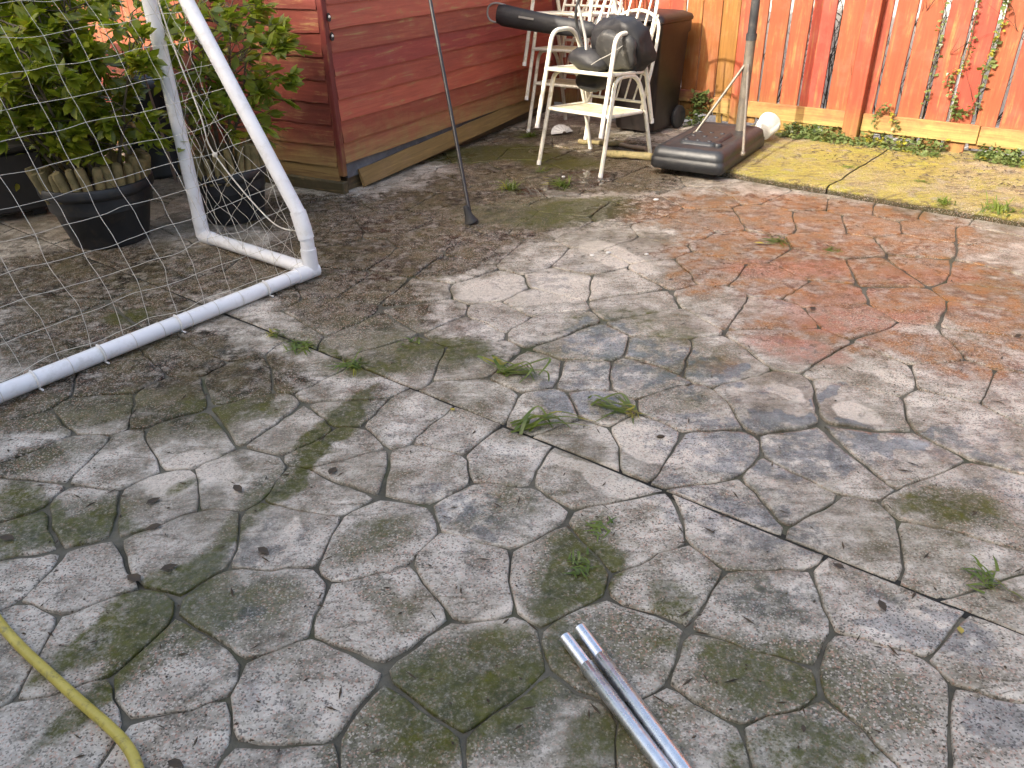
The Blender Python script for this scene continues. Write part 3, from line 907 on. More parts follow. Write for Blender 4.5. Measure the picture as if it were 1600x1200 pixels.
o = mb.build('board', M['old_wood'], shed, frame(a, d, upv.cross(d), upv)); o.color = (.30, .19, .065, 1)
o['label'] = 'sprung bare bottom board of the shed'
rmb = MB()
for k in range(1):
    p = [SU * -.12 + SN * .12, SU * (WLEN + .1) + SN * .12, SU * (WLEN + .1) + SLEFT * (DLEN + .12), SU * -.12 + SLEFT * (DLEN + .12)]
    rmb.hexa([p[0] + Zv * SH, p[1] + Zv * SH, p[2] + Zv * (SH + .18), p[3] + Zv * (SH + .18), p[0] + Zv * (SH + .04), p[1] + Zv * (SH + .04), p[2] + Zv * (SH + .22), p[3] + Zv * (SH + .22)])
rmb.build('roof', M['roof'], shed)
# black hook plates near the corner
for px, py in ((513, 27), (518, 57)):
    p = vp(px, py, shed_c + SN * .022, SN) - shed_c
    mb = MB()
    ring_ = [(0.016 * cos(t_) * (1 - .25 * sin(t_)), 0, .026 * sin(t_)) for t_ in [2 * pi * k / 14 for k in range(14)]]
    n = 14
    mb.add([(x, 0, z) for x, _, z in ring_] + [(x, -.008, z) for x, _, z in ring_], [tuple(range(n, 2 * n))[::-1]] + [(i, (i + 1) % n, n + (i + 1) % n, n + i) for i in range(n)])
    hk = mb.build('hook_plate', M['black_metal'], shed, frame(p, SU, -SN, Zv))
    mb = MB(); mb.tube([(0, -.008, .004), (0, -.014, .004)], [.009, .007], 10)
    mb.build('screw_cap', M['white_pl'], hk)

# red boards filling the gap left of the shed
gatep = shed_c + SLEFT * (DLEN + .05) + SU * .10
gt = empty('fence', gatep); tag(gt, 'dark red upright boards standing against the left side of the shed', 'fence')
gu = (SLEFT * .99 + SU * .12).normalized(); gv_ = V((-gu.y, gu.x, 0))
if gv_.dot(FW) < 0: gv_ = -gv_
for k in range(15):
    mb = board_mesh(.155, (1.25 + .03 * k) if k < 2 else .80 + .02 * (k % 3), jag=.01)
    o = mb.build('board', M['red_fence'], gt, frame(gu * (.16 * k) + Zv * .02 + gv_ * (.008 * (k % 2)), gu, gu.cross(Zv) * -1 if gu.cross(Zv).dot(gv_) < 0 else gu.cross(Zv), Zv))
    o.color = (.30 * random.uniform(.7, 1.1), .042, .03, 1)
mb = MB(); mb.bbox((0, .03, .5), (2.4, .06, .58), .003)
o = mb.build('rail', M['red_rail'], gt, frame(V(), gu, gv_, Zv)); o.color = RED

# back fence beyond the shrubs on the left, sun on its upper part
LFM = 4.75
lf0 = fpt(fs_at(250, LFM, 0), LFM)
lf = empty('fence', lf0); tag(lf, 'red board fence behind the potted shrubs, sunlit higher up', 'fence')
LS0, LS1 = fs_at(-200, LFM, .5), fs_at(470, LFM, .5)
for k in range(int((LS1 - LS0) / .172)):
    s0 = LS0 + k * .172
    fence_board(s0, s0 + .160, .03, LFM, 1.7, (.27 * random.uniform(.85, 1.1), .07, .03, 1), parent=lf, base=lf0)
rail(LS0, LS1, .35, .45, LFM + .022, .03, RED, parent=lf, base=lf0)
rail(LS0, LS1, 1.35, 1.45, LFM + .022, .03, RED, parent=lf, base=lf0)

# ------------------------------------------------------------------ house that shades the near paving (behind the viewer)
EAVE_D = 5.33
HM = -4.0
EH = (EAVE_D - HM - .25) / SUN_H.dot(FM) * tan(SUN_E)
house = empty('house', fpt(-1, HM - 3)); tag(house, 'pale rendered two storey house whose shade covers the paving', 'house')
hb = house.location.copy()
mb = MB(); quad_prism(mb, [fpt(-9, HM) - hb, fpt(7, HM) - hb, fpt(7, HM - 6) - hb, fpt(-9, HM - 6) - hb][::-1], -.05, EH)
mb.build('wall', M['render'], house)
mb = MB()
e0, e1 = HM + .25, HM - 6.25; rm = (e0 + e1) / 2
A = [fpt(-9.3, e0, EH) - hb, fpt(7.3, e0, EH) - hb, fpt(7.3, rm, EH + 1.9) - hb, fpt(-9.3, rm, EH + 1.9) - hb, fpt(7.3, e1, EH) - hb, fpt(-9.3, e1, EH) - hb]
up_ = V((0, 0, -.12))
mb.add(A + [p + up_ for p in A], [(0, 1, 2, 3), (3, 2, 4, 5), (7, 6, 9, 8), (8, 9, 11, 10), (1, 0, 6, 7), (5, 4, 10, 11), (0, 3, 9, 6), (3, 5, 11, 9), (2, 1, 7, 8), (4, 2, 8, 10)])
mb.build('roof', M['roof'], house)
for s0, z0, w_, h_ in ((-4.5, 1.0, 1.4, 1.2), (2.6, 1.0, 1.4, 1.2), (-4.5, 3.4, 1.4, 1.2), (2.6, 3.4, 1.4, 1.2), (-1.0, 3.4, .9, 1.2)):
    f = MB()
    for a_, b_, c_, d_ in ((0, w_, 0, .07), (0, w_, h_ - .07, h_), (0, .07, .07, h_ - .07), (w_ - .07, w_, .07, h_ - .07)):
        f.box((a_, -.03, c_), (b_, .03, d_))
    fr = f.build('window', M['pvc'], house, frame(fpt(s0, HM + .03, z0) - hb, FU, FM, Zv))
    f = MB(); f.box((.07, -.01, .07), (w_ - .07, .01, h_ - .07)); f.build('pane', M['glass'], fr)
f = MB(); f.bbox((0, -.03, 0), (.9, .03, 2.0), .01)
dr = f.build('door', M['pvc'], house, frame(fpt(-1.0, HM + .035, .0) - hb, FU, FM, Zv))
f = MB(); f.tube([(.08, .03, 1.0), (.08, .08, 1.0), (.2, .08, 1.0)], .009, 8); f.build('handle', M['black_metal'], dr)

# ------------------------------------------------------------------ football goal
GA = gp(487, 424, .034); GB = gp(318, 370, .034)
GA.z = GB.z = 0
gd = (GB - GA).normalized()                    # depth, from the back bar to the front post
gw = V((gd.y, -gd.x, 0))
if gw.x > 0: gw = -gw
GW, GH, GR, GE = 2.44, 1.83, .036, .265
gdep = (GB - GA).length
goal = empty('football_goal', GA); tag(goal, 'white plastic tube football goal with a slack net, seen from behind', 'goal')
def gl(d, w, z): return gd * d + gw * w + Zv * z
def pipe(name, pts, r=GR, n=14):
    mb = MB(); mb.tube(pts, r, n); return mb.build(name, M['pvc'], goal)
zc = GR + .004
pipe('back_bar', [gl(0, .02, zc), gl(0, GW - .02, zc)])
pipe('crossbar', [gl(gdep, 0, GH), gl(gdep, GW, GH)])
for w in (0, GW):
    pipe('side_bar', [gl(.02, w, zc), gl(gdep - .02, w, zc)])
    pipe('post', [gl(gdep, w, zc + .05), gl(gdep, w, GH - .05)], GR * 1.06)
    pipe('stanchion', [gl(0, w, zc + .06), gl(0, w, GE)] + [gl((gdep - .03) * t, w, GE + .035 + (GH - GE - .07) * t) for t in (.02, .5, 1)])
    for p, q, r_ in (((0, w, zc), (0, w, zc + .12), 1.14), ((gdep, w, zc), (gdep, w, zc + .12), 1.14), ((gdep, w, GH), (gdep, w, GH - .12), 1.14),
                ((0, w, GE - .05), (.035, w, GE + .09), 1.14)):
        mb = MB(); mb.tube([gl(*p), gl(*q)], GR * r_, 14); mb.build('elbow', M['pvc'], goal)
    for p, q in (((0, w, zc), (.10, w, zc)), ((gdep, w, zc), (gdep - .10, w, zc))):
        mb = MB(); mb.tube([gl(*p), gl(*q)], GR * 1.13, 14); mb.build('elbow', M['pvc'], goal)
    sgn = 1 if w == 0 else -1
    mb = MB(); mb.tube([gl(0, w - sgn * GR * .9, zc), gl(0, w + sgn * .10, zc)], GR * 1.13, 14); mb.build('elbow', M['pvc'], goal)
# clips holding the net to the back bar
for px, py in ((430, 462), (288, 516), (160, 560), (55, 600)):
    p = gp(px, py, .02) - GA
    w = p.dot(gw)
    mb = MB()
    arc = [gl(-(GR + .004) * cos(t), w, zc + (GR + .004) * sin(t)) for t in [radians(x) for x in range(-50, 120, 17)]]
    arc.insert(0, gl(-(GR + .02), w, .012))
    mb.tube(arc, .005, 6)
    mb.build('net_clip', M['white_pl'], goal)
# net: back sheet and two side sheets
rn = random.Random(11)
def back_pt(w, t):          # t metres up from the back bar
    sl = V((gdep, GH - GE)); LL = sl.length
    if t < GE: d, z = 0, t
    else: d, z = gdep * (t - GE) / LL, GE + (GH - GE) * (t - GE) / LL
    T = GE + LL
    sag = .16 * sin(pi * min(1, max(0, t / T))) ** 1.2 * sin(pi * min(1, max(0, w / GW))) ** .5
    nz = noise.noise_vector(V((w * 2.2, t * 2.2, 4.4))) * .035 + noise.noise_vector(V((w * 9, t * 9, 1.4))) * .010
    return gl(d + sag * .75 + nz.x, w + nz.y + .03 * sin(t * 3 + 1), z - sag * .65 + .5 * nz.z + zc)
mb = MB()
TT = GE + sqrt(gdep ** 2 + (GH - GE) ** 2)
CS = .14
w = .03
while w < GW:
    pts = [back_pt(w + .012 * noise.noise(V((w * 30, t * 6, 0))), t) for t in [TT * k / 70 for k in range(71)]]
    # the end of every cord is wound once round the bar
    wrap = [gl(-(GR + .003) * cos(a_), w, zc + (GR + .003) * sin(a_)) for a_ in [radians(x) for x in range(-60, 160, 22)]]
    mb.tube(wrap + pts[1:], .0013, 3, False)
    w += CS + rn.uniform(-.006, .006)
t = .06
while t < TT:
    pts = [back_pt(ww, t + .02 * noise.noise(V((ww * 5, t * 20, 2)))) for ww in [GW * k / 80 for k in range(81)]]
    mb.tube(pts, .0013, 3, False)
    t += CS + rn.uniform(-.006, .006)
mb.build('back_net', M['cord'], goal)
for w0 in (0, GW):
    mb = MB()
    def side_ok(d, z):
        top = GE + (GH - GE) * d / gdep
        return -.001 <= d <= gdep + .001 and 0 <= z <= top + .001
    def side_pt(d, z):
        nz = noise.noise_vector(V((d * 3.0, z * 3.0, w0 + 7))) * .07 + noise.noise_vector(V((d * 10, z * 10, w0))) * .02
        e = 4 * (d / gdep) * (1 - d / gdep)
        e = max(0, min(1, e))
        s_ = 1 if w0 == 0 else -1
        return gl(d + nz.x * e, w0 + s_ * (.10 * e * sin(pi * min(1, z / 1.3)) + abs(nz.y) * e), z - .05 * e + nz.z * e * .8 + zc)
    for k in range(-18, 22):        # diamond run, both ways
        for sg in (1, -1):
            pts = []
            for j in range(60):
                d = gdep * j / 59
                z = k * .165 + sg * d * 1.15
                if side_ok(d, z): pts.append(side_pt(d, z + .03 * noise.noise(V((d * 7, k, sg)))))
            if len(pts) > 3: mb.tube(pts, .0013, 3, False)
    # gathered hem cord hanging inside the frame
    pts = smooth_path([side_pt(gdep * .97, 1.6), side_pt(gdep * .85, 1.15), side_pt(gdep * .62, .80), side_pt(gdep * .5, .62), side_pt(gdep * .2, .30), side_pt(.02, .22)], 8)
    mb.tube(pts, .004, 5, False)
    sn = mb.build('side_net', M['cord'], goal)
    kb = MB(); c_ = pts[24]
    kb.lathe([(.001, -.014), (.011, -.009), (.014, 0), (.011, .009), (.001, .014)], 10, c_); kb.build('knot', M['cord'], sn)

# ------------------------------------------------------------------ potted shrubs
leafv = [(0, 0, 0), (.3, .20, .05), (.62, .21, .03), (1, 0, -.06), (.62, -.21, .03), (.3, -.20, .05), (.3, 0, 0), (.64, 0, -.02)]
leaff = [(0, 6, 1), (1, 6, 7, 2), (2, 7, 3), (0, 5, 6), (5, 4, 7, 6), (4, 3, 7)]
def leaf_mesh(mat):
    mb = MB(); mb.add(leafv, leaff, True)
    me = mb.mesh('leaf'); me.materials.append(mat); return me
def leaf_frame(p, d, L, roll, rr):
    d = d.normalized()
    side = d.cross(Zv)
    side = side.normalized() if side.length > .05 else V((1, 0, 0))
    up = side.cross(d)
    m = frame(p, d, side, up)
    if m.to_3x3().determinant() < 0: m = frame(p, d, -side, up)
    return m @ Matrix.Rotation(roll, 4, 'X') @ Matrix.Diagonal((L, L, L, 1))
def potted_shrub(c, rim, base_r, h, label, leafmat, nst, hgt, spread, nleaf, seed, lean=V(), kdir=V(), reach=None):
    rr = random.Random(seed)
    root = empty('potted_shrub', c); tag(root, label, 'potted plant', 'potted shrubs by the goal')
    mb = MB()
    mb.lathe([(0.001, 0), (base_r * .97, 0), (base_r, .012), (rim * .93, h * .83), (rim * .95, h * .84), (rim * .99, h * .85), (rim, h * .88), (rim, h * .985), (rim * .985, h),
              (rim * .955, h), (rim * .945, h * .97), (rim * .93, h * .88), (rim * .9, h * .6)], 44)
    mb.build('pot', M['pot'], root)
    mb = MB(); prof = [(rim * .93, h * .85), (rim * .6, h * .90), (rim * .3, h * .93), (.001, h * .94)]
    mb.lathe(prof, 28); mb.build('soil', M['soil'], root)
    # half-log edging set inside the rim
    n = 30
    lm = MB(); lm.tube([(0, 0, 0), (0, 0, .02), (0, 0, .15), (0, 0, .165)], [.026, .028, .028, .022], 8)
    lme = lm.mesh('log'); lme.materials.append(M['log'])
    for k in range(n):
        a = 2 * pi * k / n
        rr_ = rim * .86
        mtx = Matrix.Translation((rr_ * cos(a), rr_ * sin(a), h * .80 + rr.uniform(-.012, .02) + .035 * sin(a * 1 + seed))) @ Matrix.Rotation(a, 4, 'Z') @ Matrix.Rotation(rr.uniform(.05, .3), 4, 'Y') @ Matrix.Rotation(rr.uniform(-.12, .12), 4, 'X') @ Matrix.Diagonal((1, rr.uniform(.8, 1.1) * 2 * pi * rr_ / n / .056, rr.uniform(.9, 1.15), 1))
        link_mesh('log', lme, None, root, mtx)
    tips = []
    for k in range(nst):
        a = 2 * pi * rr.random()
        p = V((rr.uniform(0, rim * .5) * cos(a), rr.uniform(0, rim * .5) * sin(a), h * .9))
        d = V((cos(a) * spread * rr.uniform(.3, 1), sin(a) * spread * rr.uniform(.3, 1), 1)) + lean
        mb = MB()
        pts = [p]; dd = d.normalized()
        L = hgt * rr.uniform(.75, 1.05)
        for j in range(7):
            dd = (dd + V((rr.uniform(-.16, .16), rr.uniform(-.16, .16), .06))).normalized()
            pts.append(pts[-1] + dd * L / 7)
        mb.tube(pts, [.013 * (1 - .11 * j) * rr.uniform(.9, 1.1) for j in range(8)], 6, False)
        st = mb.build('stem', M['bark'], root)
        tb = MB()
        for j in range(2, 8):
            for q in range(4):
                b = V((rr.uniform(-1, 1), rr.uniform(-1, 1), rr.uniform(-.45, .6))).normalized() + kdir
                Lb = rr.uniform(.16, .38)
                e = pts[j] + b * Lb
                mid = pts[j] + b * Lb * .5 + V((0, 0, .03))
                tb.tube([pts[j], mid, e], [.0045, .003, .0018], 4, False)
                tips.append((pts[j], mid, e, b))
        tb.build('twigs', M['bark'], st)
    if reach:
        for e in reach:
            e = e - c
            s0 = V((0, 0, h + .35))
            mid = s0.lerp(e, .6) + V((0, 0, .08))
            mb = MB(); pts = smooth_path([V((0, 0, h * .9)), s0, mid, e], 5)
            mb.tube(pts, [.008 - .0005 * min(j, 12) for j in range(len(pts))], 5, False)
            mb.build('stem', M['bark'], root)
            for q in range(4): tips.append((mid, (mid + e) / 2, e + V((rr.uniform(-.04, .04), rr.uniform(-.04, .04), rr.uniform(-.03, .05))), (e - mid).normalized()))
    lm_ = leaf_mesh(leafmat)
    leaves = []
    per = max(3, nleaf // max(1, len(tips)))
    for (p0, pm, e, b) in tips:
        for q in range(per):
            t_ = rr.random() ** .55
            p = pm.lerp(e, t_)
            d = (b + V((rr.uniform(-1.1, 1.1), rr.uniform(-1.1, 1.1), rr.uniform(-.7, .7)))).normalized()
            if p.z > h + .16: leaves.append((p, d, rr.uniform(.065, .115), rr.uniform(-.9, .9)))
    if reach:
        for k_ in range(len(reach) * 4):
            (p0, pm, e, b) = tips[-1 - k_]
            for q in range(3):
                d = (b * .6 + V((rr.uniform(-1, 1), rr.uniform(-1, 1), rr.uniform(-.2, .9)))).normalized()
                leaves.append((e, d, rr.uniform(.06, .09), rr.uniform(-.6, .6)))
    leaves.sort(key=lambda l: (l[0] + c - CAM).length)
    def inframe(l):
        x, y = proj(l[0] + c)
        return -20 < x < 1620 and -20 < y
    front = [l for l in leaves if inframe(l)][:290]
    fset = set(id(l) for l in front)
    for p, d, L, ro in front:
        link_mesh('leaf', lm_, None, root, leaf_frame(p, d, L, ro, rr))
    fb = MB()
    for l in leaves:
        if id(l) in fset: continue
        m_ = leaf_frame(*l, rr)
        fb.add([m_ @ V(v_) for v_ in leafv], leaff, True)
    fo = fb.build('foliage', leafmat, root); fo['kind'] = 'stuff'
    return root
P1 = gp(176, 372); P2 = gp(368, 338)
potted_shrub(P1, .315, .215, .37, 'big leafy green shrub in a wide black pot with log edging, nearest the left edge', M['leaf'], 11, 1.15, .6, 5200, 21, V((-.22, .02, 0)), V((-.15, -.1, 0)))
potted_shrub(P2, .25, .19, .33, 'smaller twiggy shrub in a black pot beside the shed, behind the goal side net', M['leaf2'], 6, 1.05, .42, 1500, 33, V((-.02, .1, 0)), V((.15, 0, .05)),
             reach=[at(440, 40, 4.75), at(455, 130, 4.7), at(425, 65, 4.8), at(405, 20, 4.8), at(445, 75, 4.75), at(410, 140, 4.75)])

# dense evergreen growing in the bed behind the pots
hr = random.Random(77)
hc = gp(95, 305)
hd = empty('evergreen_shrub', hc); tag(hd, 'dense dark evergreen shrub filling the corner behind the big pot', 'shrub')
mb = MB(); fb = MB()
for k in range(22):
    a = hr.uniform(0, 2 * pi); d = V((cos(a) * .35, sin(a) * .35, 1)).normalized()
    pts = [V((hr.uniform(-.65, .32), hr.uniform(-.2, .25), 0))]
    for q in range(7):
        d = (d + V((hr.uniform(-.2, .2), hr.uniform(-.2, .2), .08))).normalized(); pts.append(pts[-1] + d * .26)
    mb.tube(pts, [.014 * (1 - .11 * q) for q in range(8)], 5, False)
    for q in range(1, 8):
        for _ in range(60):
            p = pts[q] + V((hr.gauss(0, .19), hr.gauss(0, .14), hr.gauss(0, .12)))
            if p.z < .12: continue
            m_ = leaf_frame(p, V((hr.uniform(-1, 1), hr.uniform(-1, 1), hr.uniform(-.6, .6))), hr.uniform(.06, .10), hr.uniform(-.9, .9), hr)
            fb.add([m_ @ V(v_) for v_ in leafv], leaff, True)
mb.build('stem', M['bark'], hd)
fb.build('foliage', M['leaf'], hd)['kind'] = 'stuff'

# dark storage box behind the big pot
bx0 = gp(92, 333); bx1 = gp(-120, 372)
bu = (bx1 - bx0).normalized(); bv = V((-bu.y, bu.x, 0))
if bv.y < 0: bv = -bv
box = empty('storage_box', bx0); tag(box, 'dark grey storage box in the shade behind the big pot', 'box')
hx = bu.cross(bv).z > 0
bf = frame(V(), bu, bv, Zv)
mb = MB(); mb.bbox((0, 0, .05), (1.2, .5, .42), .012); mb.build('body', M['dark_box'], box, bf)
mb = MB(); mb.bbox((-.015, -.015, .424), (1.215, .515, .47), .012); mb.build('lid', M['dark_box'], box, bf)
for x_ in (.06, 1.06):
    for y_ in (.06, .38):
        mb = MB(); mb.bbox((x_, y_, 0), (x_ + .08, y_ + .08, .05), .004); mb.build('foot', M['dark_box'], box, bf)
# black compost bin between the pots
kb_ = empty('compost_bin', gp(252, 268)); tag(kb_, 'black plastic compost bin standing in shade between the two potted shrubs', 'bin')
mb = MB(); mb.lathe([(.001, 0), (.25, 0), (.25, .03), (.235, .05), (.20, .62), (.21, .63), (.21, .66)], 32); mb.build('body', M['pot'], kb_)
mb = MB(); mb.lathe([(.001, .74), (.04, .74), (.05, .72), (.18, .69), (.222, .665), (.222, .645)], 32); mb.build('lid', M['pot'], kb_)
# white pipe up behind the shrubs
wp0 = at(-60, 16, 5.6); wp1 = at(108, -2, 5.9)
mb = MB(); mb.tube([wp0 + (wp0 - wp1) * .6, wp1], .024, 12)
wpt = empty('washing_line_bar', V((wp1.x, wp1.y, 0))); tag(wpt, 'white metal bar above the shrubs in the top left corner', 'bar')
o = mb.build('bar', M['pvc'], wpt, Matrix.Translation(-V((wp1.x, wp1.y, 0))))
mb = MB(); q_ = wp0 + (wp0 - wp1) * .5; q_ = q_ - V((wp1.x, wp1.y, 0)); mb.tube([(q_.x, q_.y, 0), q_], .022, 10); mb.build('post', M['pvc'], wpt)
mb = MB(); q_ = wp1 - V((wp1.x, wp1.y, 0)); mb.tube([(0, 0, 0), q_], .012, 8); mb.build('post', M['dark_steel'], wpt)
# cane leaning by the front post
c0 = gp(276, 285); mb = MB(); c1 = at(222, 105, 4.95)
mb.tube([c0 + (c1 - c0) * k / 8 for k in range(9)], [.011, .012, .011, .0115, .010, .010, .008, .006, .003], 7)
tag(mb.build('garden_cane', M['old_wood']), 'thin pale cane leaning behind the goal post', 'cane').color = (.5, .4, .36, 1)

# ------------------------------------------------------------------ leaning pole with flared rubber foot
foot = gp(737, 349)
tip_im = ray(672, 0)
# its upper end rests against the edge of the shed roof
nplane = (foot - CAM).cross(tip_im).normalized()
e_a = shed_c + SU * -.12 + SN * .13 + Zv * (SH + .03); e_d = SU
tt = (CAM - e_a).dot(nplane) / e_d.dot(nplane)
top = e_a + e_d * tt
pd = (top - foot).normalized(); PL = (top - foot).length + .15
pole = empty('prop_pole', foot); tag(pole, 'slim black pole with a flared rubber foot leaning on the shed', 'pole')
mb = MB(); mb.tube([pd * .05, pd * (PL * .62)], .0125, 12); mb.build('lower_tube', M['black_metal'], pole)
mb = MB(); mb.tube([pd * (PL * .62), pd * PL], .0095, 12); mb.build('upper_tube', M['strap'], pole)
mb = MB(); mb.tube([pd * (PL * .605), pd * (PL * .635)], .0155, 12); mb.build('collar', M['rubber'], pole)
mb = MB(); mb.lathe([(.001, 0), (.045, .0), (.046, .010), (.040, .02), (.024, .06), (.018, .10), (.015, .115), (.001, .116)], 20)
q_ = pd.to_track_quat('Z', 'Y').to_matrix().to_4x4()
mb.build('foot', M['rubber'], pole, Matrix.Rotation(.0, 4, 'Z') @ q_.lerp(Matrix.Identity(4), .6))

# ------------------------------------------------------------------ stacked garden chairs
CFL, CFR, CBR, CBL = gp(849.5, 262), gp(938, 283.5), gp(1031, 247), gp(901, 226)
cc = (CFL + CFR + CBR + CBL) / 4
cx = ((CFR - CFL) + (CBR - CBL)).normalized()
cy = V((-cx.y, cx.x, 0))
CWD = ((CFR - CFL).length + (CBR - CBL).length) / 2
CDP = ((CBL - CFL).length + (CBR - CFR).length) / 2
print('chair', CWD, CDP)
CWD = min(CWD, .60); CDP = min(CDP, .66)
def make_chair(name, label, bars=5):
    root = empty(name); tag(root, label, 'chair')
    W, D = CWD / 2, CDP / 2
    for sx in (-1, 1):
        pts = fillet([(sx * W, -D, 0.0), (sx * (W - .012), -D + .125, .50), (sx * (W - .016), -D + .16, .665), (sx * (W - .016), D - .23, .665), (sx * (W - .012), D - .12, .44), (sx * W, D, 0.0)], .15, 7)
        mb = MB(); mb.tube(pts, .016, 10)
        mb.build('arm_loop', M['white_metal'], root)
        for y_ in (-D, D):
            mb = MB(); mb.tube([(sx * W, y_, 0), (sx * W, y_ * .985, .03)], .0178, 10); mb.build('foot_cap', M['white_pl'], root)
    sy0, sy1 = -D + .10, D - .14
    zf, zr = .41, .385
    ring = fillet([(-W + .01, sy0, zf), (W - .01, sy0, zf), (W - .01, sy1, zr), (-W + .01, sy1, zr)] + [(-W + .01, sy0, zf)], .03)
    mb = MB(); mb.tube(ring, .0135, 8); mb.build('seat_frame', M['white_metal'], root)
    nx, ny = 8, 8
    mb = MB(); vs = []
    for lay in (0, -.008):
        for j in range(ny + 1):
            for i in range(nx + 1):
                x = (-W + .014) + (2 * W - .028) * i / nx; y = sy0 + (sy1 - sy0) * j / ny
                z = zf + (zr - zf) * j / ny + .008 - .02 * sin(pi * i / nx) * sin(pi * j / ny) + lay
                vs.append((x, y, z))
    k_ = (nx + 1) * (ny + 1)
    fs = [(j * (nx + 1) + i, j * (nx + 1) + i + 1, (j + 1) * (nx + 1) + i + 1, (j + 1) * (nx + 1) + i) for j in range(ny) for i in range(nx)]
    mb.add(vs, fs + [tuple(q + k_ for q in reversed(f)) for f in fs], True)
    mb.build('seat', M['seat'], root)
    # back: tall bow leaning backwards with bars, and a lower arched cross rail
    def bp(x, z): return V((x, sy1 + .03 + (z - zr) * .42, z))
    bw = W - .045
    bow = fillet([bp(-bw, zr - .02), bp(-bw * .97, .72), bp(-bw * .82, 1.0), bp(0, 1.06), bp(bw * .82, 1.0), bp(bw * .97, .72), bp(bw, zr - .02)], .14, 6)
    mb = MB(); mb.tube(bow, .0125, 10); mb.build('back_bow', M['white_metal'], root)
    mb = MB(); mb.tube(smooth_path([bp(-bw * .98, .60), bp(-bw * .5, .655), bp(0, .67), bp(bw * .5, .655), bp(bw * .98, .60)], 4), .0105, 8); mb.build('cross_rail', M['white_metal'], root)
    mb = MB(); mb.tube([bp(-bw, .44), bp(bw, .44)], .0105, 8); mb.build('cross_rail', M['white_metal'], root)
    for i in range(bars):
        f = -1 + 2 * (i + .5) / bars
        x = bw * f * .86
        mb = MB(); mb.tube([bp(x * .92, .445), bp(x, .665), bp(x * 1.02, 1.055 - .05 * abs(f) ** 2)], .0075, 7); mb.build('back_bar', M['white_metal'], root)
    return root
ch = make_chair('garden_chair', 'bottom white metal garden chair of the front stack, standing on the paving')
rz = atan2(cx.y, cx.x)
ch.location = cc; ch.rotation_euler = (0, 0, rz)
def place(label, loc, rz_, tilt=(0, 0)):
    c = copy_tree(ch); c.location = loc; c.rotation_euler = (tilt[0], tilt[1], rz_); c['label'] = label
    return c
PITC = .285
BK = cy * -.02
place('upper white metal garden chair of the front stack, holding the black padded bag', cc + Zv * PITC + BK, rz + .01)
# the stack against the shed
c2 = gp(826, 205) + cx * (CWD / 2 - .02) + cy * (CDP / 2)
rz2 = rz + radians(8)
place('bottom white metal garden chair of the rear stack, beside the shed wall', V((c2.x, c2.y, 0)), rz2)
place('second white metal garden chair of the rear stack, beside the shed wall', V((c2.x, c2.y, PITC)) + BK, rz2 + .01)
place('topmost white metal garden chair of the rear stack, under the long black bag', V((c2.x, c2.y, 2 * PITC)) + BK * 2, rz2 - .01)
for o in COL.objects:
    if o.name.startswith('garden_chair'): o['group'] = 'stacked garden chairs'

# ------------------------------------------------------------------ bags on the chairs
def pillow(name, mat, sx, sy, sz, mtx, parent=None, nx=16, ny=12, crease=.03, seed=1.0, e=2.8):
    mb = MB(); vs = []; fs = []
    nu, nv_ = 28, 14
    for j in range(nv_ + 1):
        ph = -pi / 2 + pi * j / nv_
        for i in range(nu):
            th = 2 * pi * i / nu
            def sp(a, q): return math.copysign(abs(a) ** q, a)
            x = sx * sp(cos(ph), 2 / e) * sp(cos(th), 2 / e); y = sy * sp(cos(ph), 2 / e) * sp(sin(th), 2 / e); z = sz * sp(sin(ph), min(.9, 3.2 / e))
            nn_ = (noise.noise(V((x * 9, y * 9, z * 9 + seed))) + .5 * abs(noise.noise(V((x * 22, y * 22, z * 14 + seed))))) * crease
            p = V((x, y, z)); p = p + p.normalized() * nn_
            vs.append(p)
    for j in range(nv_):
        for i in range(nu):
            a = j * nu + i; b = j * nu + (i + 1) % nu
            fs.append((a, b, b + nu, a + nu))
    mb.add(vs, fs, True)
    return mb.build(name, mat, parent, mtx)
# padded bag slumped on the upper seat of the front stack
bag = empty('padded_bag', cc + Zv * (.40 + PITC)); tag(bag, 'slumped black padded bag on the upper seat of the front chair stack', 'bag')
def cl(x, y, z): return cx * x + cy * y + Zv * z
pillow('body', M['black_cloth'], .22, .10, .19, frame(cl(.14, .07, .16), cx, (cy * .85 + Zv * .35).normalized(), (Zv * .9 - cy * .35).normalized()), bag, crease=.05, seed=3, e=4.5)
pillow('flap', M['grey_cloth'], .17, .045, .13, frame(cl(.18, -.035, .14), cx, (cy * .85 + Zv * .35).normalized(), (Zv * .9 - cy * .35).normalized()), bag, crease=.028, seed=8, e=3.6)
pillow('pouch', M['black_cloth'], .16, .13, .075, frame(cl(-.07, .0, .06), cx, cy, Zv), bag, crease=.04, seed=5)
mb = MB(); mb.tube(smooth_path([cl(.05, -.15, .05), cl(.12, -.15, .09), cl(.2, -.13, .13), cl(.30, -.09, .20)], 5), .0035, 6); mb.build('rope', M['strap'], bag)
mb = MB(); mb.tube(smooth_path([cl(-.25, .05, .70), cl(-.22, .0, .50), cl(-.16, -.02, .36), cl(-.10, -.03, .2), cl(-.02, -.12, .05)], 6), .012, 6); mb.build('strap', M['strap'], bag)
mb = MB(); mb.tube(smooth_path([cl(-.10, .05, .70), cl(-.16, .0, .52), cl(-.20, -.02, .40), cl(-.22, .02, .28), cl(-.16, .05, .08)], 6), .012, 6); mb.build('strap', M['dark_steel'], bag)
# ragged bottom hanging below the upper seat
pillow('hanging_fold', M['black_cloth'], .12, .09, .07, frame(cl(-.06, .02, -.10), cx, cy, Zv), bag, crease=.03, seed=12)
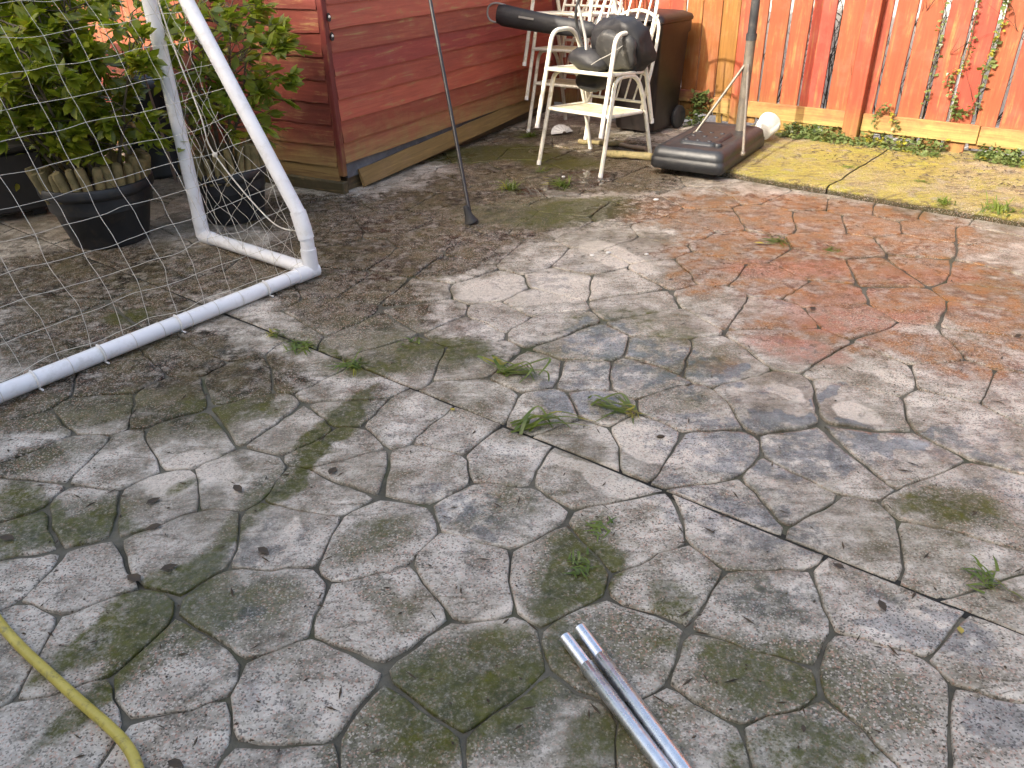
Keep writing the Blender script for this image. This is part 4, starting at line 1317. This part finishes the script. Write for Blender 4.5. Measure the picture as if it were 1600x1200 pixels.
# long bag lying across
l0 = at(778, 22, 6.35); l1 = at(932, 48, 6.15)
ld = (l1 - l0); LL = ld.length; ld.normalize()
lz = (Zv - ld * Zv.dot(ld)).normalized(); ly = lz.cross(ld)
lb = empty('long_bag', l0); tag(lb, 'long slim black carry bag lying across the rear chair stack', 'bag')
mb = MB(); n = 16
pr = []
for i in range(19):
    t_ = i / 18
    r1 = .074 * (1.0 - .30 * t_) * min(1, .80 + 8 * t_) * min(1, .55 + 8 * (1 - t_))
    ring_ = [V((t_ * LL, r1 * .8 * cos(2 * pi * k / n) * (1 + .08 * noise.noise(V((t_ * 9, k, 0)))), r1 * 1.15 * sin(2 * pi * k / n) - .01 * sin(pi * t_))) for k in range(n)]
    pr += ring_
mb.add(pr, [(i * n + k, i * n + (k + 1) % n, (i + 1) * n + (k + 1) % n, (i + 1) * n + k) for i in range(18) for k in range(n)], True)
mb.add(pr[:n], [tuple(range(n - 1, -1, -1))]); mb.add(pr[-n:], [tuple(range(n))])
mb.build('body', M['black_cloth'], lb, frame(V(), ld, ly, lz))
mb = MB(); mb.tube(smooth_path([(.06, 0, .075), (-.03, 0, .078), (-.085, 0, .045), (-.09, 0, -.02), (-.05, 0, -.06), (.03, 0, -.062)], 5), .008, 6); mb.build('handle', M['strap'], lb, frame(V(), ld, ly, lz))
mb = MB(); mb.bbox((.20, -.062, .005), (.33, -.057, .022), .002); mb.build('print', M['strap'], lb, frame(V(), ld, ly, lz))

# ------------------------------------------------------------------ brown wheelie bin
binc = fpt(fs_at(1014, FD - .42, .5), FD - .42)
binc.z = 0
wb = empty('wheelie_bin', binc); tag(wb, 'tall dark brown wheeled bin behind the front chair stack', 'bin')
bfm = frame(V(), FU, FM, Zv)
def rrect(w, d, r, z, n=4, oy=0):
    out = []
    for cx_, cy_, a0 in ((w - r, d - r, 0), (-w + r, d - r, 90), (-w + r, -d + r, 180), (w - r, -d + r, 270)):
        for k in range(n + 1):
            a = radians(a0 + 90 * k / n)
            out.append(V((cx_ + r * cos(a), cy_ + r * sin(a) + oy, z)))
    return out
def loft(mb, rings, cap0=True, cap1=True, smooth=True):
    n = len(rings[0]); vs = [p for r in rings for p in r]
    fs = [(i * n + k, i * n + (k + 1) % n, (i + 1) * n + (k + 1) % n, (i + 1) * n + k) for i in range(len(rings) - 1) for k in range(n)]
    mb.add(vs, fs, smooth)
    if cap0: mb.add(rings[0], [tuple(range(n - 1, -1, -1))])
    if cap1: mb.add(rings[-1], [tuple(range(n))])
mb = MB(); loft(mb, [rrect(.19, .21, .04, .03), rrect(.20, .22, .04, .06), rrect(.235, .26, .045, .80), rrect(.25, .275, .045, .82), rrect(.25, .275, .045, .90)])
mb.build('body', M['bin'], wb, bfm)
mb = MB(); loft(mb, [rrect(.26, .285, .05, .905), rrect(.262, .287, .05, .925), rrect(.25, .275, .05, .95), rrect(.20, .22, .06, .975), rrect(.12, .14, .06, .985)])
ld_ = mb.build('lid', M['bin'], wb, bfm)
mb = MB(); mb.tube(fillet([(-.2, -.26, .93), (-.2, -.315, .93), (.2, -.315, .93), (.2, -.26, .93)], .03), .014, 8); mb.build('handle', M['bin'], ld_)
mb = MB(); mb.tube([(-.2, .31, .88), (.2, .31, .88)], .014, 8); mb.build('handle', M['bin'], wb, bfm)
for sx in (-1, 1):
    mb = MB(); mb.lathe([(.001, -.025), (.09, -.025), (.1, -.015), (.1, .015), (.09, .025), (.001, .025)], 24)
    mb.build('wheel', M['rubber'], wb, bfm @ Matrix.Translation((sx * .215, .2, .1)) @ Matrix.Rotation(pi / 2, 4, 'Y'))

# ------------------------------------------------------------------ basketball stand base with pole and struts
q0 = gp(1040, 256, STRIP_Z); q1 = gp(1122, 276, STRIP_Z); q2 = gp(1200, 222, STRIP_Z)
bvv = (q2 - q1); bvv.z = 0
blen = bvv.length; bvv.normalize(); bu_ = V((bvv.y, -bvv.x, 0))
bw_, bd_ = .56, min(1.05, blen)
bo = q1 - bu_ * (bw_ / 2 - .03) + bvv * (bd_ / 2 - .02); bo.z = STRIP_Z + .008
hoop = empty('basketball_stand', bo); tag(hoop, 'black plastic basketball stand base with grey pole and side struts', 'basketball stand')
hf = frame(V(), bu_, bvv, Zv)
mb = MB()
W_, D_ = bw_ / 2, bd_ / 2
loft(mb, [rrect(W_ - .015, D_ - .015, .05, 0), rrect(W_ - .002, D_ - .002, .055, .015), rrect(W_ - .004, D_ - .004, .055, .075), rrect(W_ - .012, D_ - .012, .055, .082), rrect(W_ - .01, D_ - .01, .055, .088), rrect(W_ - .022, D_ - .022, .055, .135), rrect(W_ - .045, D_ - .045, .05, .152), rrect(W_ - .075, D_ - .075, .05, .158), rrect(W_ - .085, D_ - .09, .045, .150), rrect(W_ - .10, D_ - .11, .04, .149)])
tank = mb.build('base', M['base'], hoop, hf)
mb = MB()
loft(mb, [rrect(W_ * .50, D_ * .42, .04, .146, oy=-.10), rrect(W_ * .48, D_ * .40, .04, .166, oy=-.10), rrect(W_ * .42, D_ * .36, .04, .171, oy=-.10)])
mb.build('raised_panel', M['base'], tank)
rb2 = random.Random(2)
for k in range(9):
    mb = MB(); mb.lathe([(.02, 0), (.018, .005), (.001, .006)], 10, ((-.5 + (k % 3) * .45) * W_ * .7, -.10 + (-.5 + (k // 3) * .45) * D_ * .6, .171)); mb.build('stud', M['base'], tank)
mb = MB(); mb.lathe([(.03, .145), (.03, .165), (.026, .17), (.001, .17)], 14, (W_ * .55, -D_ * .55, 0)); mb.build('filler_cap', M['base'], tank)
# pole stands at the rear of the base
pb = gp(1156, 205, STRIP_Z + .15) - bo
mb = MB(); mb.tube([pb - Zv * .03, pb + Zv * .70], .036, 16); mb.build('pole', M['steel'], hoop)
pdv = V((.012, .01, 1))
mb = MB(); mb.tube([pb + Zv * .66, pb + Zv * 1.9], .032, 16); mb.build('upper_pole', M['dark_steel'], hoop)
mb = MB(); mb.tube([pb + Zv * .655, pb + Zv * .70], .040, 16); mb.build('collar', M['dark_steel'], hoop)
jn = pb + Zv * .52
for px, py, zz in ((1086, 208, .16), (1161, 240, .11)):
    e = gp(px, py, STRIP_Z + zz) - bo
    mb = MB(); mb.tube([e, jn - (jn - e).normalized() * .02], .011, 10); mb.build('strut', M['steel'], hoop)
    mb = MB(); mb.lathe([(.001, -.015), (.018, -.012), (.018, .012), (.001, .015)], 10, e); mb.build('bolt', M['steel'], hoop)
for sx in (-1, 1):
    mb = MB(); mb.lathe([(.001, -.018), (.05, -.018), (.055, -.01), (.055, .01), (.05, .018), (.001, .018)], 20)
    mb.build('wheel', M['rubber'], hoop, hf @ Matrix.Translation((sx * (W_ * .6), D_ + .02, .055)) @ Matrix.Rotation(pi / 2, 4, 'Y'))
# cord tied to the pole
# white football half hidden behind the base
fb = gp(1184, 224, STRIP_Z) ; fb = fb + FM * .05
ball = empty('white_bucket', V((fb.x, fb.y, STRIP_Z))); tag(ball, 'white plastic tub lying on its side behind the basketball base', 'tub')
mb = MB(); mb.lathe([(.001, .0), (.10, .0), (.108, .006), (.125, .2), (.132, .2), (.132, .215), (.12, .215), (.105, .02), (.001, .018)], 28)
tubm = Matrix.Translation((0, 0, .082)) @ bfm @ Matrix.Rotation(radians(-70), 4, 'X') @ Matrix.Scale(.7, 4)
mb.build('tub', M['white_pl'], ball, tubm)
mb = MB(); mb.tube([V((.13 * cos(t_), .13 * sin(t_), .19 + .05 * sin(t_))) for t_ in [pi * k / 12 for k in range(13)]], .004, 6); mb.build('handle', M['strap'], ball, tubm)

# ------------------------------------------------------------------ yellow hose
hp = [gp(-60, 880, .016), gp(-10, 960, .016), gp(30, 1008, .016), gp(80, 1055, .016), gp(130, 1100, .016), gp(170, 1135, .016), gp(198, 1165, .016), gp(215, 1200, .016), gp(222, 1250, .016), gp(215, 1330, .016), gp(160, 1430, .016)]
mb = MB(); mb.tube(smooth_path(hp, 8), .0125, 12)
tag(mb.build('garden_hose', M['hose']), 'grubby yellow garden hose curving across the bottom left corner', 'hose')

# ------------------------------------------------------------------ two galvanised tubes in front
for idx, (a_, b_, lab) in enumerate((((883, 996), (1031, 1192), 'left of two shiny metal tubes lying side by side in front'), ((906, 982), (1061, 1192), 'right of two shiny metal tubes lying side by side in front'))):
    p = gp(*a_, .021); q = gp(*b_, .021); d = (q - p).normalized()
    root = empty('metal_tube', V((p.x, p.y, 0))); tag(root, lab, 'tube', 'metal tubes on the paving')
    off = V((p.x, p.y, 0)); r_ = .0185
    mb = MB(); pts = [p - off, p + d * .10 - off]
    mb.tube(pts, r_ * .86, 18, False)
    # open end: inner wall
    mb.tube([p - off, p + d * .06 - off], r_ * .72, 18, False)
    n = 18
    mb.add(mb.v[:n] + mb.v[2 * n:3 * n], [(i, (i + 1) % n, n + (i + 1) % n, n + i) for i in range(n)])
    mb.build('spigot', M['alu'], root)
    mb = MB(); mb.tube([p + d * .098 - off, p + d * .10 - off, p + d * 1.3 - off], [r_ * .9, r_, r_], 18)
    mb.build('tube', M['alu'], root)

# ------------------------------------------------------------------ ivy
ri = random.Random(17)
iv_v = [(0, 0, 0), (.15, .34, .02), (.45, .46, 0), (.62, .22, .03), (1, 0, -.05), (.62, -.22, .03), (.45, -.46, 0), (.15, -.34, .02)]
iv_f = [(0, 4, 3), (0, 3, 2), (0, 2, 1), (0, 7, 6), (0, 6, 5), (0, 5, 4)]
def add_leaf(mb, p, d, L, roll, vs=iv_v, fs=iv_f):
    m_ = leaf_frame(p, d, L, roll, ri)
    mb.add([m_ @ V(v_) for v_ in vs], fs, True)
vines = [([(1478, 5), (1470, 40), (1468, 70), (1458, 110), (1446, 160)], 'ivy climbing the gap in the middle of the right fence panel', .8),
         ([(1530, -5), (1518, 60), (1505, 100), (1480, 125), (1492, 150), (1488, 175)], 'looping ivy stem on the second gap from the right edge', 1.2),
         ([(1575, -10), (1562, 45), (1548, 80), (1535, 120), (1522, 165), (1500, 178), (1486, 170)], 'leafy ivy climbing the fence nearest the right edge', 1.6),
         ([(1366, 190), (1372, 172), (1384, 165), (1396, 185), (1402, 200)], 'small ivy shoots on the rail right of the fence post', .9)]
for pts_px, lab, dens in vines:
    base = vp(pts_px[-1][0], pts_px[-1][1], fpt(0, FD - .02), FM); base = V((base.x, base.y, STRIP_Z))
    root = empty('ivy_vine', base); tag(root, lab, 'ivy', 'ivy on the fence')
    pts = smooth_path([vp(x, y, fpt(0, FD - .04 if 'rail' in lab else FD - .012), FM) - base for x, y in pts_px], 8)
    mb = MB(); mb.tube(pts, .003, 5, False)
    if 'rail' not in lab:
        mb.tube([pts[-1], V((pts[-1].x, pts[-1].y, .25)) * .5 + pts[-1] * .5, V((0, 0, 0))], .003, 5, False)
    mb.build('stem', M['bark'], root)
    mb = MB()
    for p in pts:
        for _ in range(int(2 * dens + ri.random())):
            d = V((ri.uniform(-1, 1), ri.uniform(-1, .2), ri.uniform(-1, .6)))
            add_leaf(mb, p + V((ri.uniform(-.03, .03), ri.uniform(-.03, 0), ri.uniform(-.03, .03))) - FM * .015, d, ri.choice((.02, .024, .03, .05 if dens > 1.3 else .03)), ri.uniform(-.8, .8))
    mb.build('foliage', M['ivy'], root)['kind'] = 'stuff'
mb = MB()
for k in range(2200):
    px = ri.choice((ri.uniform(1230, 1330), ri.uniform(1330, 1480), ri.uniform(1530, 1640)))
    s_ = fs_at(px, FD, .05)
    dep = ri.random() ** 1.3
    p = fpt(s_, FD - .03 - (.20 + .16 * noise.noise(V((s_ * 2.5, 0, 0)))) * dep, STRIP_Z + .005 + ri.random() * .09 * (1 - dep))
    add_leaf(mb, p, V((ri.uniform(-1, 1), ri.uniform(-1, 1), ri.uniform(-.3, .5))), ri.uniform(.018, .04), ri.uniform(-.8, .8))
for k in range(160):
    s_ = fs_at(ri.uniform(1085, 1110), FD, .1)
    p = fpt(s_, FD - .03 - .1 * ri.random(), ri.random() * .3)
    add_leaf(mb, p, V((ri.uniform(-1, 1), ri.uniform(-1, 1), ri.uniform(-.3, .5))), ri.uniform(.03, .06), ri.uniform(-.8, .8))
tag(mb.build('ivy_ground_cover', M['ivy']), 'low ivy and weeds creeping along the foot of the fence', 'ground cover', kind='stuff')

# ------------------------------------------------------------------ weeds, pulled grass, fallen leaves and bits
def blade(mb, p, d, L, w, droop, rr):
    side = V((-d.y, d.x, 0)); side = side.normalized() if side.length > .01 else V((1, 0, 0))
    n = 5; vs = []
    for k in range(n + 1):
        t_ = k / n
        q = p + d * L * t_ - Zv * droop * L * t_ * t_
        if q.z < .004: q.z = .004 + .002 * rr.random()
        ww = w * (1 - t_ ** 1.5) + .0004
        vs += [q + side * ww, q - side * ww + Zv * .001]
    mb.add(vs, [(2 * k, 2 * k + 1, 2 * k + 3, 2 * k + 2) for k in range(n)], True)
def tuft(px, py, n, L, lab, z=0, w=.0036, flat=.35, seed=1, name='weed_tuft', cat='weed', spread=.02, mat='grass', yaw=None):
    rr = random.Random(seed)
    c = gp(px, py, z); root = c
    mb = MB()
    for k in range(n):
        a = rr.uniform(0, 2 * pi) if yaw is None else yaw + rr.uniform(-.5, .5)
        d = V((cos(a), sin(a), rr.uniform(flat * .3, flat * 2))).normalized()
        p = V((rr.gauss(0, spread), rr.gauss(0, spread), .002))
        blade(mb, p, d, L * rr.uniform(.5, 1.15), w * rr.uniform(.7, 1.3), rr.uniform(.3, .9), rr)
    o = mb.build(name, M[mat], None, Matrix.Translation(c))
    tag(o, lab, cat)
    return o
TU = [(475, 542, 40, .09, 'grassy weed in the saw-cut joint just right of the goal bar', 0, .5), (552, 572, 34, .10, 'spiky grass weed in the joint, second from the goal', 0, .7), (430, 522, 20, .05, 'tiny weed in the joint close to the goal bar', 0, .5),
      (640, 538, 14, .06, 'small lone grass tuft on the mossy stone above the joint', 0, .8), (905, 885, 26, .05, 'green weed on the dark mossy stone left of the tubes', 0, .7), (940, 830, 16, .06, 'dark weed in a joint above the tubes', 0, .4),
      (1545, 908, 26, .07, 'weed at the right edge just above the saw-cut joint', 0, .6), (1215, 378, 40, .08, 'leafy weed amid the orange tinted paving', 0, .5), (1300, 392, 26, .05, 'low weed in a joint of the orange tinted paving', 0, .4),
      (800, 296, 60, .17, 'grass tuft beside the dark wet patch, left of the chairs', 0, .9), (878, 290, 60, .16, 'grass tuft in front of the front chair stack', 0, .7), (850, 268, 22, .09, 'grass by the left front foot of the chair stack', 0, .6),
      (1562, 330, 90, .14, 'dense grass clump at the raised step near the right edge', STRIP_Z, 1.2), (1330, 262, 30, .06, 'low dry weed on the mossy strip in front of the fence post', STRIP_Z, .5), (1440, 285, 26, .05, 'low weed in the middle of the mossy strip', STRIP_Z, .4), (1475, 318, 44, .10, 'dry grass clump at the step left of the dense one', STRIP_Z, 1.0), (830, 214, 60, .17, 'leafy weed at the foot of the shed by the rear chairs', 0, .8),
      (610, 268, 14, .06, 'weed sprouting beside the sprung shed board', 0, .8), (985, 640, 16, .13, 'pulled grass strand lying right of the thick clump', 0, .15)]
for k, (x, y, n, L, lab, z, fl) in enumerate(TU):
    tuft(x, y, n, L, lab, z, flat=fl, seed=k + 50, spread=.035 if n > 60 else .02)
# pulled grass: two loose bunches lying on the paving
def strands(px0, px1, n, lab, seed, bulge=.05):
    rr = random.Random(seed); c = gp(*px0); e = gp(*px1) - c
    mb = MB()
    for k in range(n):
        a = V((rr.gauss(0, .02), rr.gauss(0, .02), .006)); b = e * rr.uniform(.5, 1.1) + V((rr.gauss(0, .03), rr.gauss(0, .03), .006))
        m_ = (a + b) / 2 + V((rr.gauss(0, bulge), rr.gauss(0, bulge), rr.uniform(.01, .05)))
        pts = smooth_path([a, m_, b], 6); vs = []
        for i, p in enumerate(pts):
            t_ = (pts[min(i + 1, len(pts) - 1)] - pts[max(0, i - 1)]); s_ = V((-t_.y, t_.x, 0)).normalized()
            w_ = .0062 * (1 - (i / len(pts)) ** 2) + .0008
            vs += [p + s_ * w_, p - s_ * w_ + Zv * .0015]
        mb.add(vs, [(2 * i, 2 * i + 1, 2 * i + 3, 2 * i + 2) for i in range(len(pts) - 1)], True)
    tag(mb.build('grass_bunch', M['grass'], None, Matrix.Translation(c)), lab, 'grass')
strands((785, 585), (850, 592), 16, 'loose bunch of pulled long grass lying above the saw-cut joint', 4, .05)
strands((808, 672), (905, 664), 12, 'pulled grass with roots lying right on the saw-cut joint', 5, .03)
strands((930, 630), (1000, 650), 7, 'thin pulled grass stems lying near the small puddle', 6, .04)
# fallen leaves
FL = [(520, 737, .05, 'dead_leaf', 'dark dead leaf beside the long moss streak'), (265, 888, .05, 'dead_leaf', 'dark dead leaf in the joint beside the diagonal moss streak'), (210, 905, .06, 'dead_leaf', 'curled olive dead leaf left of the diagonal moss streak'),
      (412, 862, .045, 'dead_leaf', 'brown dead leaf right of the diagonal moss streak'), (240, 825, .05, 'dead_leaf', 'pointed brown leaf at the end of the left moss patch'), (1378, 948, .04, 'dead_leaf', 'dark flat leaf below the saw-cut joint on the right'),
      (1310, 886, .035, 'dead_leaf', 'curled brown leaf right on the saw-cut joint'), (1500, 986, .03, 'yellow_leaf', 'small yellow leaf near the right end of the saw-cut joint'), (707, 641, .03, 'yellow_leaf', 'small yellow leaf left of the saw-cut joint in the middle'),
      (1186, 381, .06, 'yellow_leaf', 'round pale leaf on the orange tinted paving'), (1270, 483, .05, 'dead_leaf', 'black dead leaf on the red stained paving'), (1590, 526, .04, 'dead_leaf', 'dark dead leaf near the right edge on the ochre paving'),
      (240, 784, .05, 'dead_leaf', 'dark dead leaf above the left moss patch'), (12, 842, .05, 'dead_leaf', 'black dead leaf at the left edge'), (275, 1195, .04, 'dead_leaf', 'dark dead leaf at the bottom edge right of the hose'), (372, 765, .05, 'dead_leaf', 'dark brown leaf between the two moss streaks'),
      (1255, 1140, .02, 'dead_leaf', 'small dark leaf scrap near the bottom right joint'), (1412, 425, .04, 'dead_leaf', 'brown leaf scrap on the red stained paving')]
for k, (x, y, L, mt, lab) in enumerate(FL):
    rr = random.Random(k + 90)
    mb = MB()
    vs = [V(v_) * L for v_ in leafv]
    vs = [V((v_.x - L / 2, v_.y * 1.2, v_.z * 1.5 + .25 * L * (v_.x / L - .5) ** 2 + .004)) for v_ in vs]
    mb.add(vs, leaff, True)
    o = mb.build('fallen_leaf', M[mt], None, Matrix.Translation(gp(x, y, .003)) @ Matrix.Rotation(rr.uniform(0, 6.28), 4, 'Z'))
    tag(o, lab, 'leaf', 'fallen leaves on the paving')
for k, (x, y, r_, mt, lab) in enumerate(((1032, 683, .011, 'dead_leaf', 'small black lump on the pale paving right of the pulled grass'), (950, 396, .013, 'white_pl', 'right white scrap on the pale paving'), (925, 400, .012, 'white_pl', 'left white scrap on the pale paving'),
        (1025, 313, .016, 'white_pl', 'white scrap on the dark paving in front of the basketball base'), (1010, 398, .01, 'white_pl', 'tiny white scrap left of the orange paving'), (880, 277, .014, 'white_pl', 'white pebble in front of the chair stack'))):
    mb = MB(); vs = []
    n = 9
    rr = random.Random(k)
    for z, q in ((0, .7), (.5, 1), (.9, .6)):
        vs += [V((r_ * q * cos(2 * pi * i / n) * rr.uniform(.8, 1.6), r_ * q * sin(2 * pi * i / n) * rr.uniform(.7, 1.1), r_ * z * .8)) for i in range(n)]
    mb.add(vs, [(j * n + i, j * n + (i + 1) % n, (j + 1) * n + (i + 1) % n, (j + 1) * n + i) for j in range(2) for i in range(n)] + [tuple(range(2 * n, 3 * n)), tuple(range(n - 1, -1, -1))], True)
    tag(mb.build('debris' if mt == 'white_pl' else 'pellet', M[mt], None, Matrix.Translation(gp(x, y, .002))), lab, 'debris')
rl = random.Random(9); mb = MB()
for k in range(420):
    x, y = rl.uniform(-20, 1620), rl.uniform(240, 1210)
    p = gp(x, y, .004); a = rl.uniform(0, 2 * pi); L = rl.choice((.004, .006, .008, .014, .022)); w_ = rl.uniform(.0015, .004)
    d = V((cos(a), sin(a), 0)) * L; e = V((-sin(a), cos(a), 0)) * w_
    q = [p - d, p + e, p + d, p - e]
    mb.add([v_ + Zv * .001 for v_ in q] + [p + Zv * rl.uniform(.003, .006)], [(0, 3, 4), (3, 2, 4), (2, 1, 4), (1, 0, 4)])
for k in range(700):
    p = fpt(rl.uniform(S_L + .75, S_L + 3.8), FD - .03 - .9 * rl.random() ** 1.6, STRIP_Z + .008); a = rl.uniform(0, 2 * pi); L = rl.choice((.006, .008, .012, .02, .03)); w_ = rl.uniform(.002, .006)
    d = V((cos(a), sin(a), rl.uniform(-.2, .2))) * L; e = V((-sin(a), cos(a), 0)) * w_
    mb.add([p - d, p + e, p + d, p - e, p + Zv * rl.uniform(.003, .008)], [(0, 3, 4), (3, 2, 4), (2, 1, 4), (1, 0, 4)])
tag(mb.build('leaf_litter', M['dead_leaf']), 'tiny dark crumbs of leaf and twig scattered over the paving', 'litter', kind='stuff')
# timber and rubbish under the chairs
for k, (a_, b_, r_, lab) in enumerate((((905, 222), (975, 226), .022, 'short branch lying under the chairs beside the bin'), ((948, 240), (1030, 247), .03, 'mossy stick lying on the paving between chair stack and base'), ((955, 224), (1010, 234), .018, 'thin pale stick lying under the front chair stack'))):
    p, q = gp(*a_, r_), gp(*b_, r_)
    mb = MB(); pts = [p.lerp(q, i / 8) + V((0, rb2.uniform(-.01, .01), rb2.uniform(0, .006))) for i in range(9)]
    o0 = V((p.x, p.y, 0))
    mb.tube([x_ - o0 for x_ in pts], [r_ * rb2.uniform(.8, 1.1) for _ in pts], 9)
    o = mb.build('stick', M['log'] if k != 2 else M['old_wood'], None, Matrix.Translation(o0)); o.color = (.45, .36, .25, 1); tag(o, lab, 'stick')
# white shell-like shade dropped under the rear chairs
sc_ = gp(884, 212)
sh_ = MB(); n = 12; vs = []
for j in range(5):
    for i in range(n + 1):
        a = radians(-75 + 150 * i / n); r_ = .03 + .03 * j
        vs.append(V((r_ * sin(a), .03 * j * .4 + (.006 if i % 2 else 0), .02 + r_ * cos(a) * .95)))
sh_.add(vs, [(j * (n + 1) + i, j * (n + 1) + i + 1, (j + 1) * (n + 1) + i + 1, (j + 1) * (n + 1) + i) for j in range(4) for i in range(n)])
o = sh_.build('scalloped_dish', M['white_pl'], None, Matrix.Translation(sc_) @ Matrix.Rotation(.5, 4, 'Z') @ Matrix.Rotation(-.75, 4, 'X') @ Matrix.Scale(.8, 4)); o.location.z = .01
md = o.modifiers.new('thick', 'SOLIDIFY'); md.thickness = .006
tag(o, 'white ribbed fan-shaped dish lying under the rear chairs', 'dish')
print('objects', len(COL.objects))
